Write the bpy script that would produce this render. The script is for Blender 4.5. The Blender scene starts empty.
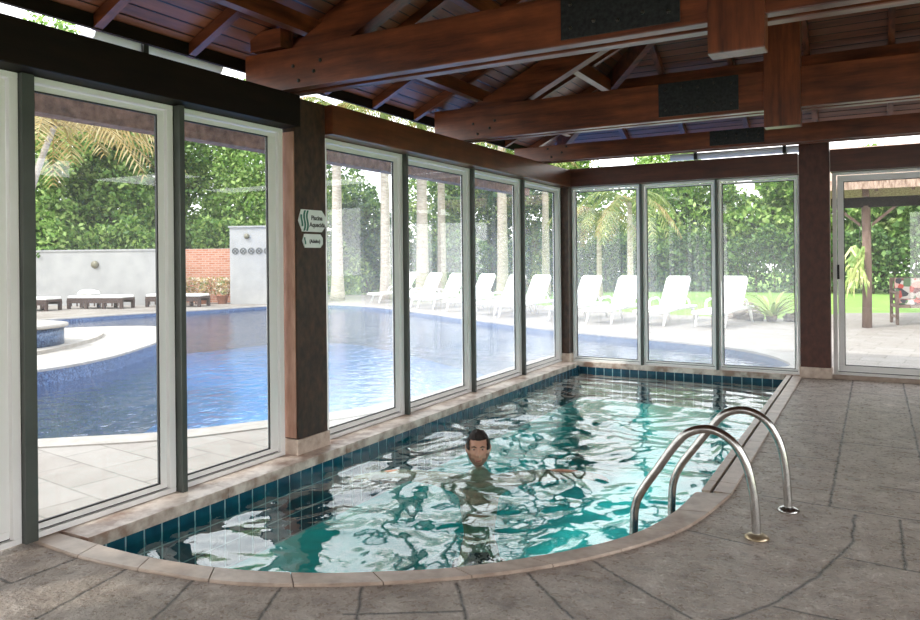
import bpy, bmesh, math, random
import numpy as np
from mathutils import Vector, Matrix, noise
random.seed(7); rng = np.random.default_rng(7)
SC = bpy.context.scene; COL = SC.collection
PI = math.pi

# ------------------------------------------------------------------ materials
def new_mat(name):
    m = bpy.data.materials.new(name); m.use_nodes = True
    nt = m.node_tree; b = nt.nodes['Principled BSDF']
    return m, nt, b
def N(nt, kind, **kw):
    n = nt.nodes.new(kind)
    for k, v in kw.items(): setattr(n, k, v)
    return n
def setin(n, **kw):
    for k, v in kw.items(): n.inputs[k.replace('_', ' ')].default_value = v
def math_n(nt, op, a, b=None, c=None):
    n = N(nt, 'ShaderNodeMath', operation=op)
    for i, v in enumerate((a, b, c)):
        if v is None: continue
        if isinstance(v, (int, float)): n.inputs[i].default_value = v
        else: nt.links.new(v, n.inputs[i])
    return n.outputs[0]
def vmath(nt, op, a, b=None, s=None):
    n = N(nt, 'ShaderNodeVectorMath', operation=op)
    for i, v in enumerate((a, b)):
        if v is None: continue
        if isinstance(v, (tuple, list)): n.inputs[i].default_value = v
        else: nt.links.new(v, n.inputs[i])
    if s is not None:
        if isinstance(s, (int, float)): n.inputs['Scale'].default_value = s
        else: nt.links.new(s, n.inputs['Scale'])
    return n.outputs['Value'] if op in ('DOT_PRODUCT', 'LENGTH') else n.outputs[0]
def objcoord(nt, scale=(1, 1, 1)):
    t = N(nt, 'ShaderNodeTexCoord'); mp = N(nt, 'ShaderNodeMapping')
    mp.inputs['Scale'].default_value = scale
    nt.links.new(t.outputs['Object'], mp.inputs[0]); return mp.outputs[0]
def noise_n(nt, vec, scale, detail=4, rough=.55):
    n = N(nt, 'ShaderNodeTexNoise'); setin(n, Scale=scale, Detail=detail, Roughness=rough)
    nt.links.new(vec, n.inputs['Vector']); return n.outputs['Fac']
def ramp(nt, fac, stops):
    r = N(nt, 'ShaderNodeValToRGB'); e = r.color_ramp.elements
    while len(e) < len(stops): e.new(.5)
    for el, (p, c) in zip(e, stops): el.position = p; el.color = (*c, 1)
    nt.links.new(fac, r.inputs[0]); return r.outputs[0]
def mixc(nt, fac, a, b, blend='MIX'):
    n = N(nt, 'ShaderNodeMix', data_type='RGBA', blend_type=blend)
    for s, v in ((0, fac), (6, a), (7, b)):
        if isinstance(v, (int, float)): n.inputs[s].default_value = v
        elif isinstance(v, (tuple, list)): n.inputs[s].default_value = (*v, 1)
        else: nt.links.new(v, n.inputs[s])
    return n.outputs[2]
def bump(nt, b, h, strength=.3, dist=.01):
    n = N(nt, 'ShaderNodeBump'); setin(n, Strength=strength, Distance=dist)
    nt.links.new(h, n.inputs['Height']); nt.links.new(n.outputs[0], b.inputs['Normal']); return n.outputs[0]
def noisy(name, c1, c2, scale=8, rough=.5, vs=(1, 1, 1), bstr=.2, bdist=.004, metal=0, detail=5, lo=.3, hi=.7, spec=.5):
    m, nt, b = new_mat(name); v = objcoord(nt, vs); f = noise_n(nt, v, scale, detail)
    nt.links.new(ramp(nt, f, [(lo, c1), (hi, c2)]), b.inputs['Base Color'])
    setin(b, Roughness=rough, Metallic=metal); b.inputs['Specular IOR Level'].default_value = spec
    if bstr: bump(nt, b, f, bstr, bdist)
    return m
def wood(name, dark, light, axis, rough=.33, spec=.6):
    vs = {'x': (.7, 7, 7), 'y': (7, .7, 7), 'z': (7, 7, .7)}[axis]
    m, nt, b = new_mat(name); v = objcoord(nt, vs)
    f = noise_n(nt, v, 2.2, 6, .65); g = noise_n(nt, objcoord(nt), 3.1, 4)
    c = ramp(nt, f, [(.3, dark), (.68, light)])
    c = mixc(nt, ramp(nt, g, [(.35, (0, 0, 0)), (.7, (.55, .55, .55))]), c, tuple(x * .45 for x in dark))
    nt.links.new(c, b.inputs['Base Color']); setin(b, Roughness=rough)
    b.inputs['Specular IOR Level'].default_value = spec
    bump(nt, b, f, .25, .004); return m
WD, WL = (.05, .012, .005), (.30, .082, .028)
M = {}
for a in 'xyz': M['wood_' + a] = wood('varnished_timber_' + a, WD, WL, a)
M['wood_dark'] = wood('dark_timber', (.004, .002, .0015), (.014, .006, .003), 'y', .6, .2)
M['wood_plate'] = wood('plate_timber', (.08, .022, .008), (.24, .07, .025), 'y')
M['wood_plate_x'] = wood('plate_timber_x', (.05, .014, .008), (.15, .045, .022), 'x')
M['column'] = noisy('column_stained_wood', (.022, .010, .005), (.085, .038, .02), 22, .5, (1, 1, .6), .5, .004, lo=.35, hi=.75)
M['column_red'] = noisy('column_maroon', (.05, .014, .008), (.11, .035, .022), 18, .5, (1, 1, .6), .4, .004)
M['strip'] = noisy('lit_side_pink', (.34, .17, .11), (.50, .29, .21), 6, .5, (4, 4, 1))  # light on the column's side, put into the colour
M['eave'] = noisy('eave_rough_timber', (.10, .05, .035), (.30, .17, .12), 14, .8, bstr=.6, bdist=.02)
M['steel_plate'] = noisy('black_steel', (.006, .008, .009), (.03, .035, .035), 40, .42, bstr=.3, metal=.3)
M['bolt'] = noisy('bolt_steel', (.02, .02, .02), (.09, .08, .07), 60, .4, metal=.7)
def boards(name, axis):
    m, nt, b = new_mat(name); t = N(nt, 'ShaderNodeTexCoord'); s = N(nt, 'ShaderNodeSeparateXYZ')
    nt.links.new(t.outputs['Object'], s.inputs[0]); q = s.outputs['XYZ'.index(axis)]
    u = math_n(nt, 'DIVIDE', q, .095); fl = math_n(nt, 'FLOOR', u); fr = math_n(nt, 'FRACT', u)
    w = N(nt, 'ShaderNodeTexWhiteNoise', noise_dimensions='1D'); nt.links.new(fl, w.inputs['W'])
    g = noise_n(nt, objcoord(nt, (9, 1, 9) if axis == 'X' else (1, 9, 9)), 2, 6, .6)
    c = ramp(nt, g, [(.3, (.06, .018, .008)), (.7, (.24, .075, .032))])
    c = mixc(nt, w.outputs['Value'], c, mixc(nt, .6, c, (.30, .11, .06)))
    gap = math_n(nt, 'LESS_THAN', fr, .11)
    c = mixc(nt, gap, c, (.006, .003, .002)); nt.links.new(c, b.inputs['Base Color'])
    e = math_n(nt, 'MINIMUM', math_n(nt, 'MULTIPLY', fr, 6), 1.0)
    bump(nt, b, e, .6, .01); setin(b, Roughness=.38); return m
M['boards_x'] = boards('roof_boards_along_y', 'X'); M['boards_y'] = boards('roof_boards_along_x', 'Y')
M['roof_tile'] = noisy('clay_roof_tiles', (.20, .07, .04), (.38, .16, .10), 12, .8)
M['alu'] = noisy('white_aluminium', (.84, .84, .82), (.90, .90, .88), 3, .35, bstr=.03)
M['post_alu'] = noisy('dark_grey_aluminium', (.05, .06, .052), (.09, .10, .09), 3, .4, bstr=.03)
M['gasket'] = noisy('rubber_gasket', (.012, .014, .014), (.03, .03, .03), 9, .6)
M['plinth'] = noisy('stone_plinth', (.42, .31, .24), (.66, .55, .46), 14, .55, bstr=.3)
M['pale_stone'] = noisy('pale_outdoor_stone', (.28, .25, .22), (.38, .35, .32), 6, .8)
M['plaster'] = noisy('white_plaster', (.30, .30, .30), (.37, .365, .36), 2.5, .9, bstr=.1)
M['unseen_wall'] = noisy('unseen_wall_brown_plaster', (.22, .16, .12), (.30, .23, .18), 3, .9)
M['coping'] = noisy('coping_stone', (.30, .22, .17), (.52, .41, .33), 9, .42, bstr=.35, bdist=.006)
M['sill'] = noisy('sill_marble', (.30, .19, .14), (.72, .62, .54), 7, .3, bstr=.2, lo=.38, hi=.62)
M['tile'] = noisy('teal_pool_tile', (.004, .035, .07), (.010, .085, .13), 9, .18, bstr=.05)
M['grout'] = noisy('pale_grout', (.22, .36, .40), (.34, .48, .50), 20, .7)
M['liner'] = noisy('turquoise_pool_lining', (.03, .55, .55), (.09, .80, .74), 2.5, .5)
M['steel'] = noisy('brushed_stainless', (.42, .41, .39), (.58, .56, .53), 30, .22, metal=1, bstr=.03)
M['brass'] = noisy('stained_flange', (.38, .28, .16), (.60, .50, .36), 25, .3, metal=.8)
M['rubber'] = noisy('ladder_tread', (.5, .5, .5), (.6, .6, .6), 30, .6)
M['skin'] = noisy('skin', (.46, .23, .15), (.60, .34, .23), 8, .45, bstr=.04)
M['hair'] = noisy('dark_hair', (.008, .006, .005), (.03, .02, .015), 40, .85, (1, 1, .3), .8, .01)
M['stubble'] = noisy('stubble', (.20, .105, .07), (.30, .165, .115), 90, .7)
M['lip'] = noisy('lip', (.22, .06, .05), (.28, .09, .07), 20, .4)
M['eye_white'] = noisy('eye_white', (.5, .48, .46), (.6, .58, .56), 5, .2)
M['iris'] = noisy('iris', (.01, .006, .004), (.03, .015, .01), 50, .1)
M['shorts'] = noisy('black_swim_shorts', (.006, .01, .012), (.02, .025, .03), 20, .8)
M['white_plastic'] = noisy('white_plastic', (.78, .78, .76), (.86, .86, .84), 3, .4, bstr=.02)
M['grey_strap'] = noisy('blue_grey_strap', (.40, .45, .52), (.55, .60, .66), 10, .6)
M['wicker'] = noisy('dark_wicker', (.02, .012, .010), (.10, .06, .05), 40, .7, bstr=.6)
M['cushion'] = noisy('white_cushion', (.72, .71, .69), (.84, .83, .81), 6, .9)
M['paving'] = None
M['pool_out_tile'] = noisy('navy_mosaic', (.01, .03, .10), (.10, .17, .30), 45, .3, detail=2, lo=.4, hi=.6)
M['pool_out_floor'] = noisy('blue_pool_floor', (.008, .13, .42), (.02, .26, .62), 1.2, .5)
M['terracotta'] = noisy('terracotta', (.36, .14, .08), (.55, .26, .17), 9, .8)
M['soil'] = noisy('soil', (.03, .02, .015), (.08, .055, .04), 30, .95)
M['rock'] = noisy('garden_rock', (.14, .11, .09), (.36, .31, .27), 6, .9, bstr=.8, bdist=.03)
M['trunk'] = noisy('palm_trunk', (.30, .25, .20), (.56, .50, .43), 5, .9, (1, 1, 4), .6, .02)
M['trunk_green'] = noisy('palm_crownshaft', (.16, .24, .07), (.28, .36, .13), 4, .5)
M['bark'] = noisy('tree_bark', (.06, .04, .03), (.2, .15, .11), 12, .9, (1, 1, .3), .7, .02)
M['post_wood'] = noisy('weathered_post', (.10, .06, .045), (.26, .17, .13), 9, .8, (1, 1, .25), .5, .01)
M['thatch'] = noisy('thatch', (.18, .11, .075), (.52, .38, .30), 30, .95, (1, 1, .25), .8, .03)
M['gutter'] = noisy('white_pvc_gutter', (.62, .63, .66), (.75, .76, .78), 4, .4, bstr=.02)
M['lamp_metal'] = noisy('dark_lamp_metal', (.10, .09, .06), (.2, .18, .12), 20, .4)
M['deco'] = noisy('deco_grey', (.08, .085, .085), (.16, .165, .16), 20, .8)
M['sign_white'] = noisy('sign_white', (.72, .77, .75), (.82, .86, .84), 5, .3, bstr=0)
M['sign_green'] = noisy('sign_green', (.008, .12, .08), (.012, .17, .11), 5, .3, bstr=0)
M['sign_ink'] = noisy('sign_ink', (.012, .014, .016), (.02, .02, .022), 5, .4, bstr=0)

def brick_mat():
    m, nt, b = new_mat('red_brick'); t = N(nt, 'ShaderNodeTexCoord')
    s = N(nt, 'ShaderNodeSeparateXYZ'); nt.links.new(t.outputs['Object'], s.inputs[0])
    c = N(nt, 'ShaderNodeCombineXYZ'); nt.links.new(s.outputs[0], c.inputs[0]); nt.links.new(s.outputs[2], c.inputs[1])
    br = N(nt, 'ShaderNodeTexBrick'); setin(br, Scale=1.0)
    br.inputs['Color1'].default_value = (.42, .15, .08, 1); br.inputs['Color2'].default_value = (.54, .25, .16, 1)
    br.inputs['Mortar'].default_value = (.5, .36, .3, 1); br.inputs['Mortar Size'].default_value = .012
    br.inputs['Brick Width'].default_value = .24; br.inputs['Row Height'].default_value = .08
    nt.links.new(c.outputs[0], br.inputs['Vector']); nt.links.new(br.outputs['Color'], b.inputs['Base Color'])
    setin(b, Roughness=.9); return m
M['brick'] = brick_mat()
def paving_mat():
    m, nt, b = new_mat('beige_patio_paving'); v = objcoord(nt)
    br = N(nt, 'ShaderNodeTexBrick'); setin(br, Scale=1.0)
    br.inputs['Color1'].default_value = (.22, .185, .16, 1); br.inputs['Color2'].default_value = (.28, .25, .225, 1)
    br.inputs['Mortar'].default_value = (.13, .11, .09, 1); br.inputs['Mortar Size'].default_value = .008
    br.inputs['Brick Width'].default_value = .55; br.inputs['Row Height'].default_value = .36
    mp = N(nt, 'ShaderNodeMapping'); mp.inputs['Rotation'].default_value = (0, 0, .12); nt.links.new(v, mp.inputs[0])
    nt.links.new(mp.outputs[0], br.inputs['Vector'])
    f = noise_n(nt, v, 5, 5); c = mixc(nt, ramp(nt, f, [(.35, (0, 0, 0)), (.75, (.5, .5, .5))]), br.outputs['Color'], (.34, .31, .28))
    nt.links.new(c, b.inputs['Base Color']); setin(b, Roughness=.7); bump(nt, b, f, .3, .01); return m
M['paving'] = paving_mat()
def grass_mat():
    m, nt, b = new_mat('lawn_grass'); v = objcoord(nt)
    f = noise_n(nt, v, 1.3, 3); g = noise_n(nt, v, 60, 4)
    c = mixc(nt, .5, ramp(nt, f, [(.3, (.13, .30, .035)), (.7, (.27, .46, .07))]), ramp(nt, g, [(.3, (.08, .2, .02)), (.7, (.36, .52, .12))]))
    nt.links.new(c, b.inputs['Base Color']); setin(b, Roughness=.9); bump(nt, b, g, .8, .03); return m
M['grass'] = grass_mat()
def leaf_mat(name, c1, c2, c3, trans=.35):
    m, nt, b = new_mat(name); g = N(nt, 'ShaderNodeNewGeometry')
    c = ramp(nt, g.outputs['Random Per Island'], [(0, c1), (.55, c2), (1, c3)])
    nt.links.new(c, b.inputs['Base Color']); setin(b, Roughness=.5)
    tr = N(nt, 'ShaderNodeBsdfTranslucent'); nt.links.new(c, tr.inputs[0])
    mx = N(nt, 'ShaderNodeMixShader'); mx.inputs[0].default_value = trans
    nt.links.new(b.outputs[0], mx.inputs[1]); nt.links.new(tr.outputs[0], mx.inputs[2])
    nt.links.new(mx.outputs[0], nt.nodes['Material Output'].inputs[0]); return m
M['leaf_mid'] = leaf_mat('leaf_mid', (.05, .12, .02), (.15, .28, .055), (.38, .50, .14))
M['leaf_light'] = leaf_mat('leaf_light', (.08, .18, .03), (.25, .42, .09), (.50, .62, .22))
M['leaf_dark'] = leaf_mat('leaf_dark', (.03, .08, .02), (.09, .19, .045), (.24, .36, .11))
M['leaf_palm'] = leaf_mat('leaf_palm', (.10, .17, .03), (.24, .30, .07), (.44, .44, .16), .45)
M['leaf_dry'] = leaf_mat('leaf_dry', (.26, .19, .06), (.42, .30, .10), (.60, .50, .26), .45)
M['leaf_brom'] = leaf_mat('leaf_bromeliad', (.16, .28, .05), (.42, .52, .14), (.70, .68, .32), .2)
M['flower'] = leaf_mat('leaf_flower', (.10, .22, .05), (.55, .35, .15), (.85, .80, .70), .2)

def film_glass(name, FILM_LOW, FILM_HIGH):
    # clear pane with thin reflective surface and a film of dried splash droplets, denser near the sill
    m, nt, b = new_mat(name); nt.nodes.remove(b)
    lw = N(nt, 'ShaderNodeLayerWeight'); lw.inputs[0].default_value = .5
    f = math_n(nt, 'MULTIPLY_ADD', math_n(nt, 'POWER', lw.outputs['Facing'], 5), .9, .045)
    tr = N(nt, 'ShaderNodeBsdfTransparent'); tr.inputs[0].default_value = (.97, .985, .98, 1)
    gl = N(nt, 'ShaderNodeBsdfGlossy'); setin(gl, Roughness=.0)
    t = N(nt, 'ShaderNodeTexCoord'); s = N(nt, 'ShaderNodeSeparateXYZ'); nt.links.new(t.outputs['Object'], s.inputs[0])
    n1 = noise_n(nt, t.outputs['Object'], 60, 3); n2 = noise_n(nt, t.outputs['Object'], 2.2, 4)
    h = math_n(nt, 'MULTIPLY_ADD', s.outputs[2], -.62, 1.2); h = math_n(nt, 'MAXIMUM', math_n(nt, 'MINIMUM', h, 1), 0)
    k = math_n(nt, 'MULTIPLY', math_n(nt, 'ADD', n1, n2), math_n(nt, 'MULTIPLY_ADD', h, FILM_LOW, FILM_HIGH))
    df = N(nt, 'ShaderNodeBsdfTranslucent'); df.inputs[0].default_value = (.9, .92, .93, 1)
    m1 = N(nt, 'ShaderNodeMixShader'); nt.links.new(k, m1.inputs[0]); nt.links.new(tr.outputs[0], m1.inputs[1]); nt.links.new(df.outputs[0], m1.inputs[2])
    m2 = N(nt, 'ShaderNodeMixShader'); nt.links.new(f, m2.inputs[0]); nt.links.new(m1.outputs[0], m2.inputs[1]); nt.links.new(gl.outputs[0], m2.inputs[2])
    nt.links.new(m2.outputs[0], nt.nodes['Material Output'].inputs[0]); return m
M['glass'] = film_glass('splashed_window_glass', .13, .03)
M['glass_clean'] = film_glass('clean_window_glass', .02, .012)
def water_mat(name, tint, f0, rough, bscale, bstr, bdist):
    m, nt, b = new_mat(name); nt.nodes.remove(b)
    v = objcoord(nt); h = noise_n(nt, v, bscale, 3, .5)
    bp = N(nt, 'ShaderNodeBump'); setin(bp, Strength=bstr, Distance=bdist); nt.links.new(h, bp.inputs['Height'])
    lw = N(nt, 'ShaderNodeLayerWeight'); lw.inputs[0].default_value = .5; nt.links.new(bp.outputs[0], lw.inputs['Normal'])
    f = math_n(nt, 'MULTIPLY_ADD', math_n(nt, 'POWER', lw.outputs['Facing'], 4.2), 1 - f0, f0)
    tr = N(nt, 'ShaderNodeBsdfTransparent'); tr.inputs[0].default_value = (*tint, 1)
    gl = N(nt, 'ShaderNodeBsdfGlossy'); setin(gl, Roughness=rough); nt.links.new(bp.outputs[0], gl.inputs['Normal'])
    mx = N(nt, 'ShaderNodeMixShader'); nt.links.new(f, mx.inputs[0]); nt.links.new(tr.outputs[0], mx.inputs[1]); nt.links.new(gl.outputs[0], mx.inputs[2])
    nt.links.new(mx.outputs[0], nt.nodes['Material Output'].inputs[0]); return m
M['water'] = water_mat('pool_water', (.60, .93, .93), .12, .02, 9, .14, .02)
M['water_out'] = water_mat('outdoor_pool_water', (.78, .90, .97), .045, .06, 5, .5, .05)

JOINTS = [((.81,-7.98),(.71,-7.47)),((1.24,-7.76),(1.09,-7.43)),((1.62,-7.56),(1.49,-7.29)),((.28,-7.83),(.38,-7.84)),
 ((.38,-7.84),(.38,-7.52)),((1.97,-7.37),(1.81,-7.12)),((1.90,-7.36),(2.32,-7.10)),((2.36,-7.16),(2.16,-6.89)),((2.40,-6.65),(2.73,-6.95)),
 ((2.62,-6.38),(3.15,-6.73)),((2.93,-5.76),(3.25,-5.81)),((3.43,-6.46),(3.90,-6.47)),((3.20,-4.97),(4.3,-5.05)),
 ((3.91,-5.06),(3.91,-5.79)),((3.66,-5.77),(4.4,-5.84)),((3.56,-.03),(3.56,-5.0)),((4.06,.1),(4.07,-4.2)),((4.07,-4.2),(4.07,-5.04)),
 ((3.81,-4.43),(4.4,-4.53)),((3.69,-5.08),(3.69,-5.55)),((3.69,-5.55),(3.56,-6.07)),((3.56,-6.07),(3.42,-6.44)),((3.42,-6.44),(3.30,-6.64)),
 ((3.30,-6.64),(3.0,-6.98)),((3.0,-6.98),(2.5,-7.35)),((3.05,-1.1),(3.56,-1.1)),((3.56,-1.9),(4.06,-1.9)),((3.05,-2.6),(3.56,-2.6)),((3.05,-3.9),(3.56,-3.9)),((3.56,-3.3),(4.06,-3.3)),((3.56,-.9),(4.6,-.9))]
def deck_mat():
    m, nt, b = new_mat('stamped_stone_deck'); t = N(nt, 'ShaderNodeTexCoord'); P = t.outputs['Object']
    wob = N(nt, 'ShaderNodeTexNoise'); setin(wob, Scale=9, Detail=2); nt.links.new(P, wob.inputs['Vector'])
    Pw = vmath(nt, 'ADD', P, vmath(nt, 'SCALE', vmath(nt, 'SUBTRACT', wob.outputs['Color'], (.5, .5, .5)), s=.025))
    Pw = vmath(nt, 'MULTIPLY', Pw, (1, 1, 0))
    d = None
    for a, c in JOINTS:
        A = (a[0], a[1], 0); AB = (c[0]-a[0], c[1]-a[1], 0); L2 = AB[0]**2 + AB[1]**2
        pa = vmath(nt, 'SUBTRACT', Pw, A); h = math_n(nt, 'DIVIDE', vmath(nt, 'DOT_PRODUCT', pa, AB), L2)
        h = math_n(nt, 'MAXIMUM', math_n(nt, 'MINIMUM', h, 1), 0)
        cn = N(nt, 'ShaderNodeCombineXYZ'); cn.inputs[0].default_value, cn.inputs[1].default_value = AB[0], AB[1]
        q = vmath(nt, 'LENGTH', vmath(nt, 'SUBTRACT', pa, vmath(nt, 'SCALE', cn.outputs[0], s=h)))
        d = q if d is None else math_n(nt, 'MINIMUM', d, q)
    j = math_n(nt, 'MINIMUM', math_n(nt, 'DIVIDE', d, .013), 1)       # 0 in the joint, 1 on the slab
    r1 = noise_n(nt, P, 5, 8, .62); r2 = noise_n(nt, P, 26, 6, .6)
    mf = N(nt, 'ShaderNodeTexNoise'); mf.noise_type = 'RIDGED_MULTIFRACTAL'; setin(mf, Scale=5.0, Detail=7, Roughness=.6); nt.links.new(P, mf.inputs['Vector'])
    rd = math_n(nt, 'MINIMUM', mf.outputs['Fac'], 1.6)
    col = ramp(nt, r1, [(.32, (.40, .305, .24)), (.5, (.63, .52, .43)), (.66, (.80, .69, .60))])
    col = mixc(nt, ramp(nt, mf.outputs['Fac'], [(.30, (.35, .35, .35)), (.8, (0, 0, 0))]), col, (.15, .11, .09))  # stone mottling plus crevice shade painted into the colour
    r3 = noise_n(nt, P, 8, 9, .68)
    col = mixc(nt, ramp(nt, r3, [(.33, (.75, .75, .75)), (.49, (0, 0, 0))]), col, (.17, .125, .10))  # hollows of the relief darkened, shade mixed into the slab colour
    col = mixc(nt, ramp(nt, r3, [(.56, (0, 0, 0)), (.70, (.55, .55, .55))]), col, (.88, .79, .71))  # raised edges lightened, highlights painted into the slab colour
    col = mixc(nt, ramp(nt, r2, [(.35, (0, 0, 0)), (.8, (.45, .45, .45))]), col, (.20, .15, .125))
    col = mixc(nt, math_n(nt, 'SUBTRACT', 1, j), col, (.025, .018, .014))
    nt.links.new(col, b.inputs['Base Color'])
    hh = math_n(nt, 'ADD', math_n(nt, 'MULTIPLY', r1, .9), math_n(nt, 'ADD', math_n(nt, 'MULTIPLY', r3, 1.1), math_n(nt, 'MULTIPLY', rd, -.3)))
    hh = math_n(nt, 'ADD', hh, math_n(nt, 'MULTIPLY', j, .08))
    bump(nt, b, hh, 1.0, .075)
    nt.links.new(ramp(nt, r2, [(.3, (.20, .20, .20)), (.7, (.42, .42, .42))]), b.inputs['Roughness'])
    return m
M['deck'] = deck_mat()
def floral():
    m, nt, b = new_mat('floral_fabric'); v = N(nt, 'ShaderNodeTexVoronoi'); setin(v, Scale=9)
    nt.links.new(objcoord(nt), v.inputs['Vector']); s = N(nt, 'ShaderNodeSeparateColor'); nt.links.new(v.outputs['Color'], s.inputs[0])
    r = N(nt, 'ShaderNodeValToRGB'); r.color_ramp.interpolation = 'CONSTANT'
    cs = [(.0, (.05, .05, .06)), (.25, (.55, .08, .06)), (.42, (.6, .55, .5)), (.62, (.12, .2, .1)), (.78, (.7, .4, .35)), (.9, (.2, .06, .06))]
    e = r.color_ramp.elements
    while len(e) < len(cs): e.new(.5)
    for el, (p, c) in zip(e, cs): el.position = p; el.color = (*c, 1)
    nt.links.new(s.outputs[0], r.inputs[0]); nt.links.new(r.outputs[0], b.inputs['Base Color']); setin(b, Roughness=.9); return m
M['floral'] = floral()

# ------------------------------------------------------------------ mesh builder
class MB:
    def __init__(s): s.v = []; s.f = []; s.m = []; s.mi = 0; s.sm = []; s.smooth = False
    def add(s, vs, fs, smooth=None):
        o = len(s.v); s.v += [tuple(p) for p in vs]; s.f += [tuple(i + o for i in f) for f in fs]
        s.m += [s.mi] * len(fs); s.sm += [s.smooth if smooth is None else smooth] * len(fs); return s
    def box(s, x0, x1, y0, y1, z0, z1, bev=0):
        if bev:
            bm = bmesh.new(); bmesh.ops.create_cube(bm, size=1)
            for v in bm.verts: v.co = ((x0+x1)/2 + v.co.x*(x1-x0), (y0+y1)/2 + v.co.y*(y1-y0), (z0+z1)/2 + v.co.z*(z1-z0))
            bmesh.ops.bevel(bm, geom=bm.edges[:], offset=bev, segments=2, affect='EDGES', profile=.7)
            bm.verts.index_update(); r = s.add([v.co[:] for v in bm.verts], [[v.index for v in f.verts] for f in bm.faces]); bm.free(); return r
        v = [(x, y, z) for z in (z0, z1) for y in (y0, y1) for x in (x0, x1)]
        return s.add(v, [(0,2,3,1),(4,5,7,6),(0,1,5,4),(2,6,7,3),(0,4,6,2),(1,3,7,5)])
    def prism(s, poly, z0, z1):      # vertical prism on an xy polygon
        n = len(poly); v = [(p[0], p[1], z0) for p in poly] + [(p[0], p[1], z1) for p in poly]
        return s.add(v, [tuple(range(n-1, -1, -1)), tuple(range(n, 2*n))] + [(i, (i+1) % n, n+(i+1) % n, n+i) for i in range(n)])
    def beam(s, a, b, w, h, up=(0, 0, 1)):   # bar from a to b, w wide (sideways), h tall; a/b are centre-bottom points
        a, b = Vector(a), Vector(b); d = (b-a).normalized(); sd = d.cross(Vector(up)).normalized(); u = Vector((0, 0, 1))
        v = [p + sd*sx*w/2 + u*sz*h for p in (a, b) for sz in (0, 1) for sx in (-1, 1)]
        return s.add(v, [(0,1,3,2),(4,6,7,5),(0,4,5,1),(2,3,7,6),(0,2,6,4),(1,5,7,3)])
    def tube(s, pts, r, n=12, cap=True):
        pts = [Vector(p) for p in pts]; R = r if isinstance(r, (list, tuple)) else [r]*len(pts); vs = []; fs = []
        t0 = (pts[1]-pts[0]).normalized(); ref = Vector((0, 0, 1)) if abs(t0.z) < .9 else Vector((1, 0, 0)); u = t0.cross(ref).normalized()
        for i, p in enumerate(pts):
            t = ((pts[min(i+1, len(pts)-1)] - pts[max(i-1, 0)])).normalized()
            u = (u - t*u.dot(t)).normalized(); w = t.cross(u)
            vs += [p + (u*math.cos(2*PI*k/n) + w*math.sin(2*PI*k/n))*R[i] for k in range(n)]
        for i in range(len(pts)-1):
            for k in range(n): fs.append((i*n+k, i*n+(k+1) % n, (i+1)*n+(k+1) % n, (i+1)*n+k))
        if cap: fs += [tuple(range(n-1, -1, -1)), tuple(range((len(pts)-1)*n, len(pts)*n))]
        return s.add(vs, fs, True)
    def lathe(s, prof, c=(0, 0), n=32):
        vs = []; fs = []
        for r, z in prof: vs += [(c[0]+r*math.cos(2*PI*k/n), c[1]+r*math.sin(2*PI*k/n), z) for k in range(n)]
        for i in range(len(prof)-1):
            for k in range(n): fs.append((i*n+k, i*n+(k+1) % n, (i+1)*n+(k+1) % n, (i+1)*n+k))
        fs += [tuple(range(n-1, -1, -1)), tuple(range((len(prof)-1)*n, len(prof)*n))]
        return s.add(vs, fs, True)
    def blob(s, c, r, seed=0, amp=.15, sub=3, flat=1.0):
        bm = bmesh.new(); bmesh.ops.create_icosphere(bm, subdivisions=sub, radius=1)
        for v in bm.verts:
            k = 1 + amp*noise.noise(v.co*1.7 + Vector((seed*7.3, seed*3.1, 0)))*2
            v.co = Vector((c[0]+v.co.x*r[0]*k, c[1]+v.co.y*r[1]*k, c[2]+v.co.z*r[2]*k*flat))
        bm.verts.index_update(); s.add([v.co[:] for v in bm.verts], [[v.index for v in f.verts] for f in bm.faces], True); bm.free(); return s
    def build(s, name, mats, parent=None, org=None, mod=None):
        me = bpy.data.meshes.new(name)
        o_ = Vector(org) if org is not None else (parent_world(parent) if parent else Vector((0, 0, 0)))
        me.from_pydata([(p[0]-o_.x, p[1]-o_.y, p[2]-o_.z) for p in s.v], [], s.f)
        if not isinstance(mats, (list, tuple)): mats = [mats]
        for m in mats: me.materials.append(m)
        me.polygons.foreach_set('material_index', s.m); me.polygons.foreach_set('use_smooth', s.sm); me.update()
        o = bpy.data.objects.new(name, me); COL.objects.link(o)
        if parent: o.parent = parent; o.location = o_ - parent_world(parent)
        else: o.location = o_
        return o
def parent_world(p):
    v = Vector((0, 0, 0))
    while p: v += Vector(p.location); p = p.parent
    return v
def tag(o, label=None, cat=None, group=None, kind=None):
    if label: o['label'] = label
    if cat: o['category'] = cat
    if group: o['group'] = group
    if kind: o['kind'] = kind
    return o
def empty(name, loc, label=None, cat=None, group=None, kind=None):
    o = bpy.data.objects.new(name, None); COL.objects.link(o); o.location = loc; o.empty_display_size = .1
    return tag(o, label, cat, group, kind)
def copy_tree(o, parent=None):
    c = o.copy(); COL.objects.link(c)
    if parent: c.parent = parent
    for ch in list(o.children): copy_tree(ch, c)
    return c

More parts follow.
